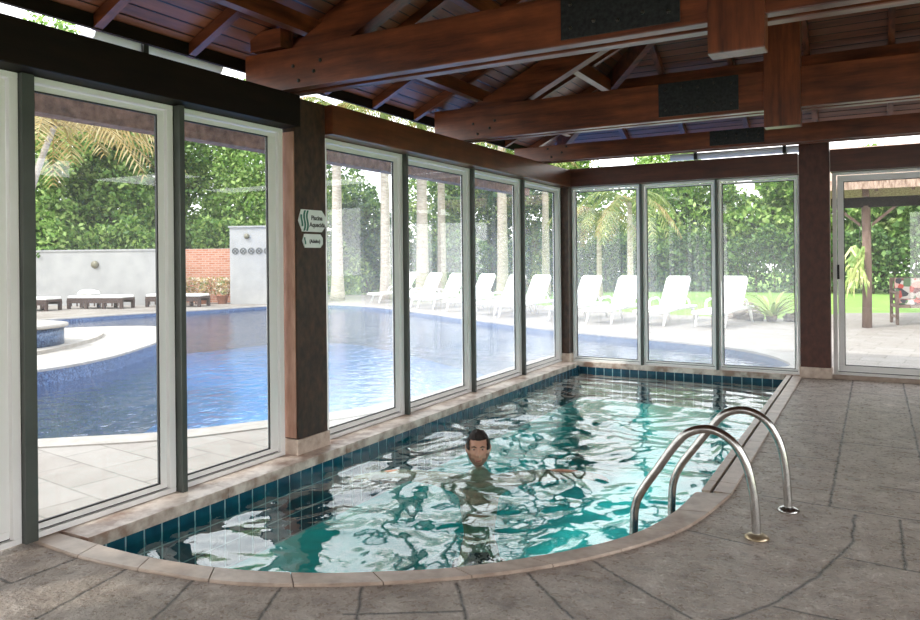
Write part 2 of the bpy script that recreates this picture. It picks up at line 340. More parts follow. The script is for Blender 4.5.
# ------------------------------------------------------------------ pool outline
CURVE_IN = [(.215,-7.37),(.5,-7.37),(.80,-7.345),(1.18,-7.265),(1.54,-7.12),(1.80,-6.965),(2.08,-6.765),(2.35,-6.48),(2.57,-6.19),(2.72,-5.88),(2.80,-5.52),(2.83,-5.12)]
CURVE_OUT = [(-.08,-7.50),(.30,-7.52),(.55,-7.51),(.84,-7.47),(1.28,-7.38),(1.66,-7.20),(1.98,-6.99),(2.28,-6.74),(2.50,-6.50),(2.70,-6.21),(2.88,-5.85),(2.97,-5.50),(3.03,-5.06)]
def smooth_path(P, n=6):
    out = []
    P = [Vector((p[0], p[1], 0)) for p in P]
    for i in range(len(P)-1):
        a, b, c, d = P[max(i-1, 0)], P[i], P[i+1], P[min(i+2, len(P)-1)]
        for k in range(n):
            t = k/n; out.append(.5*((2*b)+(c-a)*t+(2*a-5*b+4*c-d)*t*t+(3*b-a-3*c+d)*t**3))
    out.append(P[-1]); return [(p.x, p.y) for p in out]
CI = smooth_path(CURVE_IN); CO = smooth_path(CURVE_OUT)
XR = 2.885                                  # straight right edge of the water opening
POOL = [(.215, -.03)] + CI + [(XR, -5.05), (XR, -.03)]
def inside(x, y, P):
    c = False; j = len(P)-1
    for i in range(len(P)):
        if (P[i][1] > y) != (P[j][1] > y) and x < (P[j][0]-P[i][0])*(y-P[i][1])/(P[j][1]-P[i][1])+P[i][0]: c = not c
        j = i
    return c
WZ = -.105
# floor of the hall
b = MB(); b.prism([(p[0], p[1]) for p in CO] + [(3.03, -5.05), (3.03, -.02), (3.03, 0), (9.0, 0), (9.0, -13.5), (-.08, -13.5)], -.12, 0)
tag(b.build('floor', M['deck']), kind='structure')
# basin
basin = empty('pool_basin', (1.5, -3.6, -1.3), kind='structure')
b = MB(); b.prism(POOL, -1.36, -1.3); b.build('basin_floor', M['liner'], basin)
b = MB(); n = len(POOL); cx, cy = 1.5, -3.6
for i in range(n):
    p, q = Vector(POOL[i]), Vector(POOL[(i+1) % n]); e = (q-p)
    if e.length < 1e-4: continue
    nn = Vector((-e.y, e.x)).normalized()
    if nn.dot(Vector((cx, cy))-p) > 0: nn = -nn
    P2, Q2 = p+nn*.02, q+nn*.02
    b.add([(p.x,p.y,-1.3),(q.x,q.y,-1.3),(q.x,q.y,-.47),(p.x,p.y,-.47),(P2.x,P2.y,-1.3),(Q2.x,Q2.y,-1.3),(Q2.x,Q2.y,-.035),(P2.x,P2.y,-.035)], [(0,1,2,3),(4,7,6,5),(0,4,5,1),(3,2,6,7)])
b.build('basin_wall', M['liner'], basin)
# waterline tiles: grout backing with glazed tiles in front, laid along the outline
def resample(P, step):
    out = [Vector(P[0])]; acc = 0
    for i in range(len(P)-1):
        a, c = Vector(P[i]), Vector(P[i+1]); L = (c-a).length; t = step-acc
        while t <= L: out.append(a+(c-a)*(t/L)); t += step
        acc = L-(t-step)
    return out
band_lines = [[(.215, -7.37), (.215, -.03)], [(.215, -.03), (XR, -.03)], [(XR, -.03), (XR, -5.05)], list(reversed(CI))]
b = MB()
for line in band_lines:
    pts = resample(line, .118)
    if (pts[-1]-Vector(line[-1])).length > .01: pts.append(Vector(line[-1]))
    for i in range(len(pts)-1):
        p, q = pts[i], pts[i+1]; e = (q-p)
        if e.length < .02: continue
        d = e.normalized(); nn = Vector((-d.y, d.x))
        if nn.dot(Vector((cx, cy))-p) < 0: nn = -nn
        g = nn*.004; b.mi = 1; P_, Q_ = p+g*.3, q+g*.3
        order = (0, 1, 2, 3)
        b.add([(P_.x,P_.y,-.49),(Q_.x,Q_.y,-.49),(Q_.x,Q_.y,-.03),(P_.x,P_.y,-.03)], [order]); b.mi = 0
        for r in range(3):
            z1 = -.035-r*.150; z0 = z1-.141; a = p+d*.006; c = q-d*.006; a2, c2 = a+g, c+g; a1, c1 = a+g*.3, c+g*.3
            b.add([(a2.x,a2.y,z0),(c2.x,c2.y,z0),(c2.x,c2.y,z1),(a2.x,a2.y,z1),(a1.x,a1.y,z0),(c1.x,c1.y,z0),(c1.x,c1.y,z1),(a1.x,a1.y,z1)], [(0,1,2,3),(3,2,6,7),(0,4,5,1),(0,3,7,4),(1,5,6,2)])
b.build('waterline_tiles', [M['tile'], M['grout']], basin)
# water with real ripples
PX, PY = 1.20, -4.87
def wave(x, y):
    v = Vector((x, y, 0)); d = math.hypot(x-PX, y-PY)
    near = math.exp(-(d/1.9)**2); calm = max(0, min(1, (-y)/3.0))
    wv = Vector((noise.noise(v*1.3), noise.noise(v*1.3+Vector((9, 4, 0))), 0))
    q = v + wv*.35
    h = .020*noise.noise(Vector((q.x*2.6, q.y*2.6, 1.7))) + .011*noise.noise(Vector((q.x*6.0, q.y*6.0, 5.1))) + .0045*noise.noise(Vector((q.x*14, q.y*14, 2)))
    h *= (.10+.62*calm**1.3+.38*near)
    h += .005*math.sin(d*17+2.5*noise.noise(v*1.5))*math.exp(-d/2.2)
    h += .0022*(1-calm)*math.sin(y*22+x*3+3*noise.noise(v*.9)) 
    return h
st = .022; xs = np.arange(.208, 2.91, st); ys = np.arange(-7.40, -.01, st); idx = {}; V = []; F = []
POOLX = [(.212, -.02)] + [(p[0], p[1]-.012) for p in CI] + [(XR+.01, -5.06), (XR+.01, -.02)]
def vid(i, j):
    if (i, j) not in idx: idx[(i, j)] = len(V); V.append((xs[i], ys[j], WZ+wave(xs[i], ys[j])))
    return idx[(i, j)]
for i in range(len(xs)-1):
    for j in range(len(ys)-1):
        if inside(xs[i]+st/2, ys[j]+st/2, POOLX): F.append((vid(i, j), vid(i+1, j), vid(i+1, j+1), vid(i, j+1)))
b = MB(); b.add(V, F, True)
tag(b.build('pool_water', M['water'], org=(1.5, -3.6, WZ)), 'rippled turquoise water filling the indoor pool', 'water', kind='stuff')
# coping stones of the curve
b = MB(); cp = empty('pool_coping', (1.5, -7.4, -.04), 'curved beige stone coping around the near end of the indoor pool', 'coping')
m_ = min(len(CI), len(CO)); N_ = 96
def arc(P, n):
    L = [0]
    for i in range(1, len(P)): L.append(L[-1]+math.dist(P[i], P[i-1]))
    out = []
    for k in range(n+1):
        t = L[-1]*k/n; i = max(1, min(len(P)-1, next((i for i in range(len(L)) if L[i] >= t-1e-9), len(P)-1)))
        u = (t-L[i-1])/max(1e-9, L[i]-L[i-1]); out.append((P[i-1][0]+(P[i][0]-P[i-1][0])*u, P[i-1][1]+(P[i][1]-P[i-1][1])*u))
    return out
AI = arc([(-.42, -7.36), (-.05, -7.372)]+CI, N_); AO = arc([(-.42, -7.485)]+CO, N_)
per = 8
for s0 in range(0, N_, per):
    b = MB(); rows = []
    for k in range(s0, s0+per+1):
        gi = .0 if k not in (s0, s0+per) else (.003 if k == s0 else -.003)
        i_, o_ = Vector(AI[k]), Vector(AO[k]); t = Vector(AI[min(k+1, N_)])-Vector(AI[max(k-1, 0)]); t.normalize()
        i_ = i_+t*gi; o_ = o_+t*gi; dn = (i_-o_).normalized(); i2 = i_-dn*-.012; i1 = i_-dn*.012
        rows.append([(o_.x,o_.y,-.05),(i2.x,i2.y,-.05),(i2.x,i2.y,-.008),(i_.x,i_.y,.008),(i1.x,i1.y,.014),(o_.x+dn.x*.006,o_.y+dn.y*.006,.014),(o_.x,o_.y,.006)])
    vs = [p for r in rows for p in r]; c = 7
    fs = [(i*c+k, i*c+(k+1) % c, (i+1)*c+(k+1) % c, (i+1)*c+k) for i in range(per) for k in range(c)] + [tuple(range(c)), tuple(range(len(vs)-1, len(vs)-1-c, -1))]
    b.add(vs, fs); b.build('coping_stone', M['coping'], cp)
# straight right coping with a drain slot, left and far sills
cr = empty('straight_coping', (2.95, -2.5, -.04), 'straight pale coping strip with dark slot along the right edge of the indoor pool', 'coping')
b = MB(); y = -.03
while y > -5.0:
    y2 = max(y-.6, -5.05); b.box(2.855, 2.905, y2+.002, y-.002, -.05, .012, .004); b.box(2.925, 3.03, y2+.002, y-.002, -.05, .012, .004); y = y2
b.build('coping_strip', M['coping'], cr)
b = MB(); b.box(2.905, 2.925, -5.05, -.03, -.06, -.012); b.build('drain_slot', M['gasket'], cr)
b = MB(); y = -.16
for y2 in (-1.4, -2.7, -4.0, -5.2, -6.4, -7.36): b.box(-.06, .222, y2+.002, y-.002, -.05, .018, .005); y = y2
tag(b.build('sill_slab', M['sill'], org=(.1, -3.8, -.05)), 'pinkish marble sill slabs between the left windows and the pool', 'sill')
b = MB(); b.box(-.02, 3.03, -.045, .08, -.05, .018, .005)
tag(b.build('sill_slab', M['sill'], org=(1.5, 0, -.05)), 'narrow pale sill under the three far windows', 'sill')

# ------------------------------------------------------------------ windows
WN = [0]
def window(axis, a0, a1, z0, z1, base, stile=.12, rail=.07, kind='window', face=1, stl=None, gm='glass'):
    WN[0] += kind == 'window'; nm = f'window_{WN[0]}' if kind == 'window' else 'door_1'
    org = (base, (a0+a1)/2, z0) if axis == 'x' else ((a0+a1)/2, base, z0)
    w = empty(nm, org, kind='structure')
    def bx(b, u0, u1, d0, d1, q0, q1, bev=.004):
        if axis == 'x': b.box(base+d0, base+d1, u0, u1, q0, q1, bev)
        else: b.box(u0, u1, base-d1, base-d0, q0, q1, bev)
    so = min(.045, stile*.55); si = stile-so; ro = .030; ri = rail-ro
    sl = stile if stl is None else stl; sil = max(.006, sl-so)
    f = MB()
    bx(f, a0, a1, -.06, 0, z0, z0+ro); bx(f, a0, a1, -.06, 0, z1-ro, z1)
    bx(f, a0, a0+min(so, sl), -.06, 0, z0+ro, z1-ro); bx(f, a1-so, a1, -.06, 0, z0+ro, z1-ro)
    f.build('window_frame', M['alu'], w)
    f = MB(); o = .008
    A0, A1 = a0+min(so, sl)+o, a1-so-o; Z0, Z1 = z0+ro+o, z1-ro-o
    bx(f, A0, A1, -.05, -.018, Z0, Z0+ri); bx(f, A0, A1, -.05, -.018, Z1-ri, Z1)
    bx(f, A0, A0+sil, -.05, -.018, Z0+ri, Z1-ri); bx(f, A1-si, A1, -.05, -.018, Z0+ri, Z1-ri)
    f.build('sash', M['alu'], w)
    g = MB(); G0, G1, H0, H1 = A0+sil, A1-si, Z0+ri, Z1-ri; t = .008
    bx(g, G0, G1, -.04, -.024, H0, H0+t, 0); bx(g, G0, G1, -.04, -.024, H1-t, H1, 0); bx(g, G0, G0+t, -.04, -.024, H0+t, H1-t, 0); bx(g, G1-t, G1, -.04, -.024, H0+t, H1-t, 0)
    bx(g, a0+so, a1-so, -.045, -.03, z0+ro, z0+ro+o, 0)
    g.build('gasket', M['gasket'], w)
    p = MB(); bx(p, G0+.002, G1-.002, -.035, -.029, H0+.002, H1-.002, 0); p.build('pane', M[gm], w)
    return w
ZT = 2.42
XW = -.0
for a0, a1 in ((-10.3,-9.4),(-9.36,-8.5),(-8.46,-7.57)): window('x', a0, a1, .02, ZT, XW)
for a0, a1, st_ in ((-7.50,-6.615,.09),(-6.57,-5.64,.12)): window('x', a0, a1, .02, ZT, XW, st_, .06, stl=.008, gm='glass_clean')
for a0, a1 in ((-5.15,-4.055),(-4.02,-2.755),(-2.72,-1.455),(-1.42,-.13)): window('x', a0, a1, .02, ZT, XW, {-5.15: .105, -4.02: .11, -2.72: .12, -1.42: .16}[a0], .07, stl=.012)
for a0, a1 in ((.115,1.075),(1.105,2.035),(2.065,3.0)): window('y', a0, a1, .018, ZT, 0, .045, .05)
dr = window('y', 3.36, 5.35, .05, ZT, -.01, .11, .10, 'door', gm='glass_clean')
b = MB(); b.box(3.405, 3.43, -.035, -.01, 1.17, 1.34, .006); b.build('door_handle', M['gasket'], dr)
b = MB(); b.box(3.345, 5.36, -.05, .10, 0, .05, .004); b.build('door_sill', M['coping'], dr)
# mullion posts that stand proud of the frames
def mull(x0, x1, y0, y1, label, z0=.018):
    b = MB(); b.box(x0, x1, y0, y1, z0, ZT, .003)
    return tag(b.build('window_post', M['post_alu'], org=((x0+x1)/2, (y0+y1)/2, z0)), label, 'post', 'aluminium window posts')
mull(-.13, .03, -7.568, -7.502, 'deep aluminium window post at the left edge of the photo')
mull(-.06, .055, -6.611, -6.573, 'aluminium post between the two windows left of the sign column')
mull(-.06, .045, -4.052, -4.023, 'aluminium post of the first joint right of the sign column')
mull(-.06, .045, -2.752, -2.723, 'aluminium post at the middle joint of the four left windows')
mull(-.06, .045, -1.452, -1.423, 'aluminium post of the joint nearest the far corner')
mull(1.077, 1.103, -.045, .05, 'aluminium post between the left and middle far windows')
mull(2.037, 2.063, -.045, .05, 'aluminium post between the middle and right far windows')

# ------------------------------------------------------------------ columns, plates, signs
def column(x0, x1, y0, y1, ztop, label, pl=True, mat='column', ph=.13, po=.012):
    c = empty('column', ((x0+x1)/2, (y0+y1)/2, 0), label, 'column')
    b = MB(); b.box(x0, x1, y0, y1, 0, ztop, .01); b.build('shaft', M[mat], c)
    if pl:
        b = MB(); b.box(x0-po, x1+po, y0-po, y1+po, 0.0, ph, .012); b.build('plinth', M['plinth'], c)
    return c
column(-.04, .085, -5.60, -5.255, 2.655, 'dark stained column with two small signs and a beige stone plinth')
column(-.10, .105, -.115, .10, 2.655, 'slim brown column in the far left corner of the hall')
column(3.012, 3.335, -.10, .12, 2.80, 'broad dark maroon column between the far windows and the sliding door', mat='column_red')
for yy in (-10.6,): column(-.10, .085, yy, yy+.28, 2.655, 'dark column on the left side behind the camera')
cs_ = MB(); cs_.box(-.035, .078, -5.612, -5.601, .14, 2.40, .003)  # thin strip added to show the lit side of the column as colour
q = cs_.build('lit_side_strip', M['strip'], bpy.data.objects['column']); q['label'] = 'added pinkish brown strip painted as the lit side of the column'
def timber(name, pts, mat, label, cat='beam'):
    b = MB(); b.box(*pts, .008); x0, x1, y0, y1, z0, z1 = pts
    return tag(b.build(name, M[mat], org=((x0+x1)/2, (y0+y1)/2, z0)), label, cat)
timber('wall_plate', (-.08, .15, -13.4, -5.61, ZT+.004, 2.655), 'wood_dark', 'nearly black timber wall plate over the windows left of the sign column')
timber('wall_plate', (-.08, .15, -5.245, -.125, ZT+.004, 2.655), 'wood_plate', 'reddish brown timber wall plate over the four left windows')
timber('wall_plate', (.115, 3.0, -.13, .08, ZT+.004, 2.67), 'wood_plate_x', 'brown timber wall plate over the three far windows')
timber('wall_plate', (3.345, 6.6, -.13, .08, ZT+.004, 2.68), 'wood_plate_x', 'dark timber wall plate over the sliding door')
# signs on the +x face of the column
def sign(y0, y1, z0, z1, lines, label, waves):
    s = empty('wall_sign', (.086, (y0+y1)/2, (z0+z1)/2), label, 'sign'); W = y1-y0; H = z1-z0; c = H*.28
    poly = [(y0, (z0+z1)/2), (y0+c*.7, z1), (y1-c, z1), (y1, z1-c), (y1, z0+c), (y1-c, z0), (y0+c*.9, z0)]
    b = MB(); n = len(poly)
    b.add([(.0862, p[0], p[1]) for p in poly]+[(.094, p[0], p[1]) for p in poly], [tuple(range(n-1, -1, -1)), tuple(range(n, 2*n))]+[(i, (i+1) % n, n+(i+1) % n, n+i) for i in range(n)])
    b.build('sign_panel', M['sign_white'], s)
    for k in range(waves):
        b = MB(); L = []; K = 14; wv = W*.034
        for i in range(K+1):
            t = i/K; yy = y0+W*(.09+.10*k)+math.sin(t*2*PI)*W*.03+(t*W*.04); zz = z0+.006+(H-.012)*t
            if k == 0 and (t < .2 or t > .85): continue
            L += [(.0952, yy-wv, zz), (.0952, yy+wv, zz)]
        b.add(L, [(2*i, 2*i+1, 2*i+3, 2*i+2) for i in range(len(L)//2-1)]); b.build('green_wave', M['sign_green'], s)
    for txt, sz, yy, zz in lines:
        cu = bpy.data.curves.new('lettering', 'FONT'); cu.body = txt; cu.size = sz; cu.align_x = 'CENTER'; cu.extrude = .0008; cu.offset = .0012
        ob = bpy.data.objects.new('tmp_text', cu); COL.objects.link(ob); dg = bpy.context.evaluated_depsgraph_get()
        me = bpy.data.meshes.new_from_object(ob.evaluated_get(dg)); bpy.data.objects.remove(ob)
        me.transform(Matrix.Translation((.0955-.086, yy-(y0+y1)/2, zz-(z0+z1)/2)) @ Matrix(((0, 0, 1, 0), (1, 0, 0, 0), (0, 1, 0, 0), (0, 0, 0, 1))))
        me.materials.append(M['sign_ink']); o = bpy.data.objects.new('lettering', me); COL.objects.link(o); o.parent = s
sign(-5.578, -5.27, 1.665, 1.83, [('Piscina', .048, -5.375, 1.755), ('Aquecida', .048, -5.37, 1.703)], 'larger white arrow-shaped sign with green waves reading Piscina Aquecida', 3)
sign(-5.535, -5.305, 1.545, 1.648, [('(Adulto)', .036, -5.40, 1.582)], 'smaller white rounded sign with one green wave below the larger sign', 1)

# ------------------------------------------------------------------ roof
SL = .48; XM = 3.15
def zr(x): return 3.20+SL*x          # underside of the boards at distance x inside the wall line
ceil = empty('ceiling', (XM, -6, 3.0), kind='structure')
def slab(pts, mat, name):
    b = MB(); n = len(pts); b.add(list(pts)+[(p[0], p[1], p[2]+.03) for p in pts], [tuple(range(n-1, -1, -1)), tuple(range(n, 2*n))]+[(i, (i+1) % n, n+(i+1) % n, n+i) for i in range(n)])
    b.build(name, M[mat], ceil)
    b = MB(); b.add([(p[0], p[1], p[2]+.032) for p in pts]+[(p[0], p[1], p[2]+.10) for p in pts], [tuple(range(n-1, -1, -1)), tuple(range(n, 2*n))]+[(i, (i+1) % n, n+(i+1) % n, n+i) for i in range(n)])
    b.build('roof_tiles', M['roof_tile'], ceil)
E_ = -.46; YB = -13.5
slab([(E_, YB, zr(E_)), (XM, YB, zr(XM)), (XM, -XM, zr(XM)), (E_, -E_, zr(E_))], 'boards_x', 'roof_boards')
slab([(2*XM-E_, YB, zr(E_)), (2*XM-E_, -E_, zr(E_)), (XM, -XM, zr(XM)), (XM, YB, zr(XM))], 'boards_x', 'roof_boards')
slab([(E_, -E_, zr(E_)), (XM, -XM, zr(XM)), (2*XM-E_, -E_, zr(E_))], 'boards_y', 'roof_boards')
def rafter(a, b_, w=.06, h=.085, mat='wood_x', name='rafter'):
    b = MB(); b.beam(a, b_, w, h); b.build(name, M[mat], ceil)
RB = .09
y = -.55
ky = []
yy = -6.83+.73*9
while yy > -13.3:
    if yy < -.25:
        lim = min(XM, -yy)-.03
        rafter((E_+.02, yy, zr(E_+.02)-RB), (lim, yy, zr(lim)-RB)); rafter((2*XM-E_-.02, yy, zr(E_+.02)-RB), (2*XM-lim, yy, zr(lim)-RB))
    yy -= .73
xx = 3.18-.78*4
while xx < 2*XM:
    l = min(xx, 2*XM-xx)-.03
    if l > .2: rafter((xx, -E_-.02, zr(E_+.02)-RB), (xx, -l, zr(l)-RB), mat='wood_y')
    xx += .78
b = MB(); b.beam((E_+.03, YB+.1, zr(E_)-.075), (E_+.03, -E_-.03, zr(E_)-.075), .03, .09); b.build('fascia', M['wood_dark'], ceil)
b = MB(); b.beam((E_+.05, -E_-.03, zr(E_)-.075), (2*XM-E_, -E_-.03, zr(E_)-.075), .03, .09); b.build('fascia', M['wood_dark'], ceil)
for px in (1.0, 2.15):              # purlins carried by the trusses
    rafter((px, YB+.1, zr(px)-RB-.145), (px, -px-.02, zr(px)-RB-.145), .09, .14, 'wood_y', 'purlin')
    rafter((2*XM-px, YB+.1, zr(px)-RB-.145), (2*XM-px, -px-.02, zr(px)-RB-.145), .09, .14, 'wood_y', 'purlin')
    rafter((px, -px, zr(px)-RB-.145), (2*XM-px, -px, zr(px)-RB-.145), .09, .14, 'wood_x', 'purlin')
rafter((.22, YB+.1, zr(.22)-RB-.13), (.22, -.35, zr(.22)-RB-.13), .08, .125, 'wood_y', 'purlin')
rafter((XM, YB+.1, zr(XM)-.26), (XM, -XM, zr(XM)-.26), .06, .2, 'wood_y', 'ridge_beam')
rafter((-.1, .1, zr(-.1)-.24), (XM, -XM, zr(XM)-.24), .08, .22, 'wood_x', 'hip_rafter')
rafter((2*XM+.1, .1, zr(-.1)-.24), (XM, -XM, zr(XM)-.24), .08, .22, 'wood_x', 'hip_rafter')
def truss(yc, zb, h, gap, label, plate, king=None, princ=True, ztop=4.4, blk=False):
    t = empty('roof_truss', (XM, yc, zb), label, 'roof truss')
    for s in (-1, 1):
        y0, y1 = (yc-gap/2-.085, yc-gap/2) if s < 0 else (yc+gap/2, yc+gap/2+.085)
        b = MB(); b.box(-.30, 6.6, y0, y1, zb, zb+h, .006); b.build('tie_board', M['wood_x'], t)
    yf = yc-gap/2-.085
    b = MB(); b.box(*plate, yf-.012, yf-.0005, zb+.03, zb+h-.004, .002); pl = b.build('splice_plate', M['steel_plate'], t)
    for i in range(5):
        for q in (0, 1):
            b = MB(); X = plate[0]+.06+(plate[1]-plate[0]-.12)*i/4; Z = zb+.09+q*(h-.16)+(.02 if i % 2 else 0)
            b.tube([(X, yf-.011, Z), (X, yf-.022, Z)], .012, 6); b.build('bolt', M['bolt'], pl)
    for X, Z in ((.22, .05), (.17, .16), (.42, .17), (.36, .10)):
        b = MB(); b.tube([(X, yf-.0005, zb+Z), (X, yf-.006, zb+Z)], .014, 8); b.build('bolt_head', M['bolt'], t)
    if king:
        b = MB(); b.box(king[0], king[1], yf-.03, yf+.11, king[2], ztop, .006); b.build('king_post', M['wood_z'], t)
    if princ:
        lim = min(XM-.16, -yc-.1)
        for s in (0, 1):
            b = MB(); f = (lambda x: 2*XM-x) if s else (lambda x: x)
            z0 = lambda x: zr(x)-RB-.15-.27
            xs0 = (zb+h-z0(0))/SL; y0, y1 = yc-.06, yc+.06
            P = [(f(.12), zb+h+.001), (f(xs0), zb+h+.001), (f(lim), z0(lim)), (f(lim), z0(lim)+.265), (f(.12), max(z0(.12)+.265, zb+h+.02))]
            vs = [(p[0], y0, p[1]) for p in P]+[(p[0], y1, p[1]) for p in P]; n = 5
            b.add(vs, [tuple(range(n)), tuple(range(2*n-1, n-1, -1))]+[(i, n+i, n+(i+1) % n, (i+1) % n) for i in range(n)]); b.build('principal_rafter', M['wood_x'], t)
    if blk:
        b = MB(); b.box(-.24, .06, yf-.01, yf+.12, zb+h+.02, zb+h+.16, .006); b.build('eave_block', M['wood_x'], t)
    return t
truss(-8.4, 2.66, .31, .08, 'timber roof truss nearest the camera, above the frame', (2.16, 2.84), (3.03, 3.31, 2.50))
truss(-5.59, 2.685, .295, .06, 'timber roof truss over the sign column with a big black splice plate', (2.22, 2.90), (3.045, 3.325, 2.51), blk=True)
truss(-2.87, 2.69, .335, .05, 'middle timber roof truss ending on the wall plate over the four left windows', (2.09, 2.78), (2.985, 3.27, 2.54), ztop=4.25)
truss(-.87, 2.68, .20, .05, 'low double tie beam of the roof closest to the far windows', (2.16, 2.74), None, False)
# eave outside: gutters on the roof edge, beam on brackets
def gutter(axis, a0, a1, off, z, label, r=.08):
    g = empty('rain_gutter', (off, (a0+a1)/2, z) if axis == 'x' else ((a0+a1)/2, off, z), label, 'gutter')
    prof = [(-r, r)]+[(r*math.cos(t), r+r*math.sin(t)) for t in np.linspace(PI, 2*PI, 11)]+[((r-.006)*math.cos(t), r+(r-.006)*math.sin(t)) for t in np.linspace(2*PI, PI, 11)]
    b = MB(); n = len(prof)
    mk = (lambda a, p: (off+p[0], a, z+p[1])) if axis == 'x' else (lambda a, p: (a, off+p[0], z+p[1]))
    b.add([mk(a0, p) for p in prof]+[mk(a1, p) for p in prof], [(i, (i+1) % n, n+(i+1) % n, n+i) for i in range(n)], True); b.build('gutter_trough', M['gutter'], g)
    a = a0+.35
    while a < a1:
        b = MB(); 
        if axis == 'x': b.box(off-r-.008, off+r+.008, a-.02, a+.02, z-.010, z-.002)
        else: b.box(a-.02, a+.02, off-r-.008, off+r+.008, z-.010, z-.002)
        if axis == 'x': b.box(off+r+.001, off+r+.026, a-.02, a+.02, z-.010, z+.2)
        else: b.box(a-.02, a+.02, off-r-.046, off-r-.001, z-.010, z+.2)
        b.build('bracket', M['gasket'], g); a += 1.1
    return g
gutter('x', -6.80, -5.75, -.56, 2.85, 'white half-round gutter under the roof edge left of the sign column')
gutter('y', 1.35, 3.0, .58, 2.765, 'white gutter under the roof edge beyond the far windows')
eb = empty('eave_beam', (-1.0, -5, 2.43), 'rough brown eave beam running outside above the left windows', 'beam')
b = MB(); b.box(-1.08, -.92, -11, .9, 2.43, 2.60, .01); b.build('beam_shaft', M['eave'], eb)
for yb in (-9.5, -5.4, -.0):
    b = MB(); b.box(-1.0, -.101, yb-.06, yb+.06, 2.60, 2.72, .005); b.build('arm', M['eave'], eb)

# unseen walls of the hall, shaped for fill light and reflections
b = MB(); b.box(6.3, 6.5, -4.3, 0, 0, 2.68); tag(b.build('wall_right_unseen', M['unseen_wall']), kind='structure')  # unseen, length set to keep the open side out of glass reflections
b = MB(); b.box(5.37, 6.29, -.06, .08, 0, 2.41); tag(b.build('wall_far_unseen', M['unseen_wall']), kind='structure')  # unseen piece added to stop a bright reflection in the left windows
b = MB(); b.box(-.1, 1.8, -13.7, -13.52, 0, 2.6); b.box(3.0, 4.6, -13.7, -13.52, 0, 2.6); b.box(6.2, 6.5, -13.7, -13.52, 0, 2.6); b.box(-.1, 6.5, -13.7, -13.52, 2.6, 4.6); tag(b.build('wall_back_unseen', M['unseen_wall']), kind='structure')  # unseen, openings invented to let fill light onto the deck
b = MB(); b.box(6.3, 6.5, -13.4, -4.31, 2.45, 2.68); tag(b.build('trim_1', M['wood_plate']), kind='structure')

# ------------------------------------------------------------------ ladder
lad = empty('pool_ladder', (3.0, -5.45, 0), 'curved stainless steel pool ladder with two handrails standing on the deck', 'ladder')
def catmull(P, n=8):
    P = [Vector(p) for p in P]; out = []
    for i in range(len(P)-1):
        a, b_, c, d = P[max(i-1, 0)], P[i], P[i+1], P[min(i+2, len(P)-1)]
        for k in range(n):
            t = k/n; out.append(.5*((2*b_)+(c-a)*t+(2*a-5*b_+4*c-d)*t*t+(3*b_-a-3*c+d)*t**3))
    out.append(P[-1]); return out
r1 = [(3.26,-5.70,-.03),(3.255,-5.70,.12),(3.24,-5.70,.26),(3.205,-5.70,.39),(3.135,-5.70,.49),(3.03,-5.70,.535),(2.92,-5.70,.505),(2.84,-5.70,.42),(2.76,-5.70,.30),(2.68,-5.70,.18),(2.635,-5.70,.09),(2.62,-5.70,-.02),(2.615,-5.70,-.3),(2.615,-5.70,-1.0)]
r2 = [(3.36,-5.18,-.03),(3.355,-5.18,.12),(3.34,-5.18,.28),(3.305,-5.18,.41),(3.235,-5.18,.51),(3.13,-5.18,.55),(3.02,-5.18,.52),(2.94,-5.18,.43),(2.85,-5.18,.31),(2.765,-5.18,.19),(2.72,-5.18,.09),(2.705,-5.18,-.02),(2.70,-5.18,-.3),(2.70,-5.18,-1.0)]
for R_, fm in ((r1, 'brass'), (r2, 'steel')):
    b = MB(); b.tube(catmull(R_), .023, 16); b.build('handrail', M['steel'], lad)
    b = MB(); x, y = R_[0][0], R_[0][1]; b.lathe([(.06, .0), (.06, .006), (.048, .016), (.027, .024), (.024, .024)], (x, y), 28); b.build('flange', M[fm], lad)
for z in (-.45, -.75):
    b = MB(); b.add([(2.57,-5.68,z),(2.69,-5.68,z),(2.78,-5.2,z),(2.66,-5.2,z),(2.57,-5.68,z+.03),(2.69,-5.68,z+.03),(2.78,-5.2,z+.03),(2.66,-5.2,z+.03)], [(0,3,2,1),(4,5,6,7),(0,1,5,4),(1,2,6,5),(2,3,7,6),(3,0,4,7)]); b.build('tread', M['rubber'], lad)

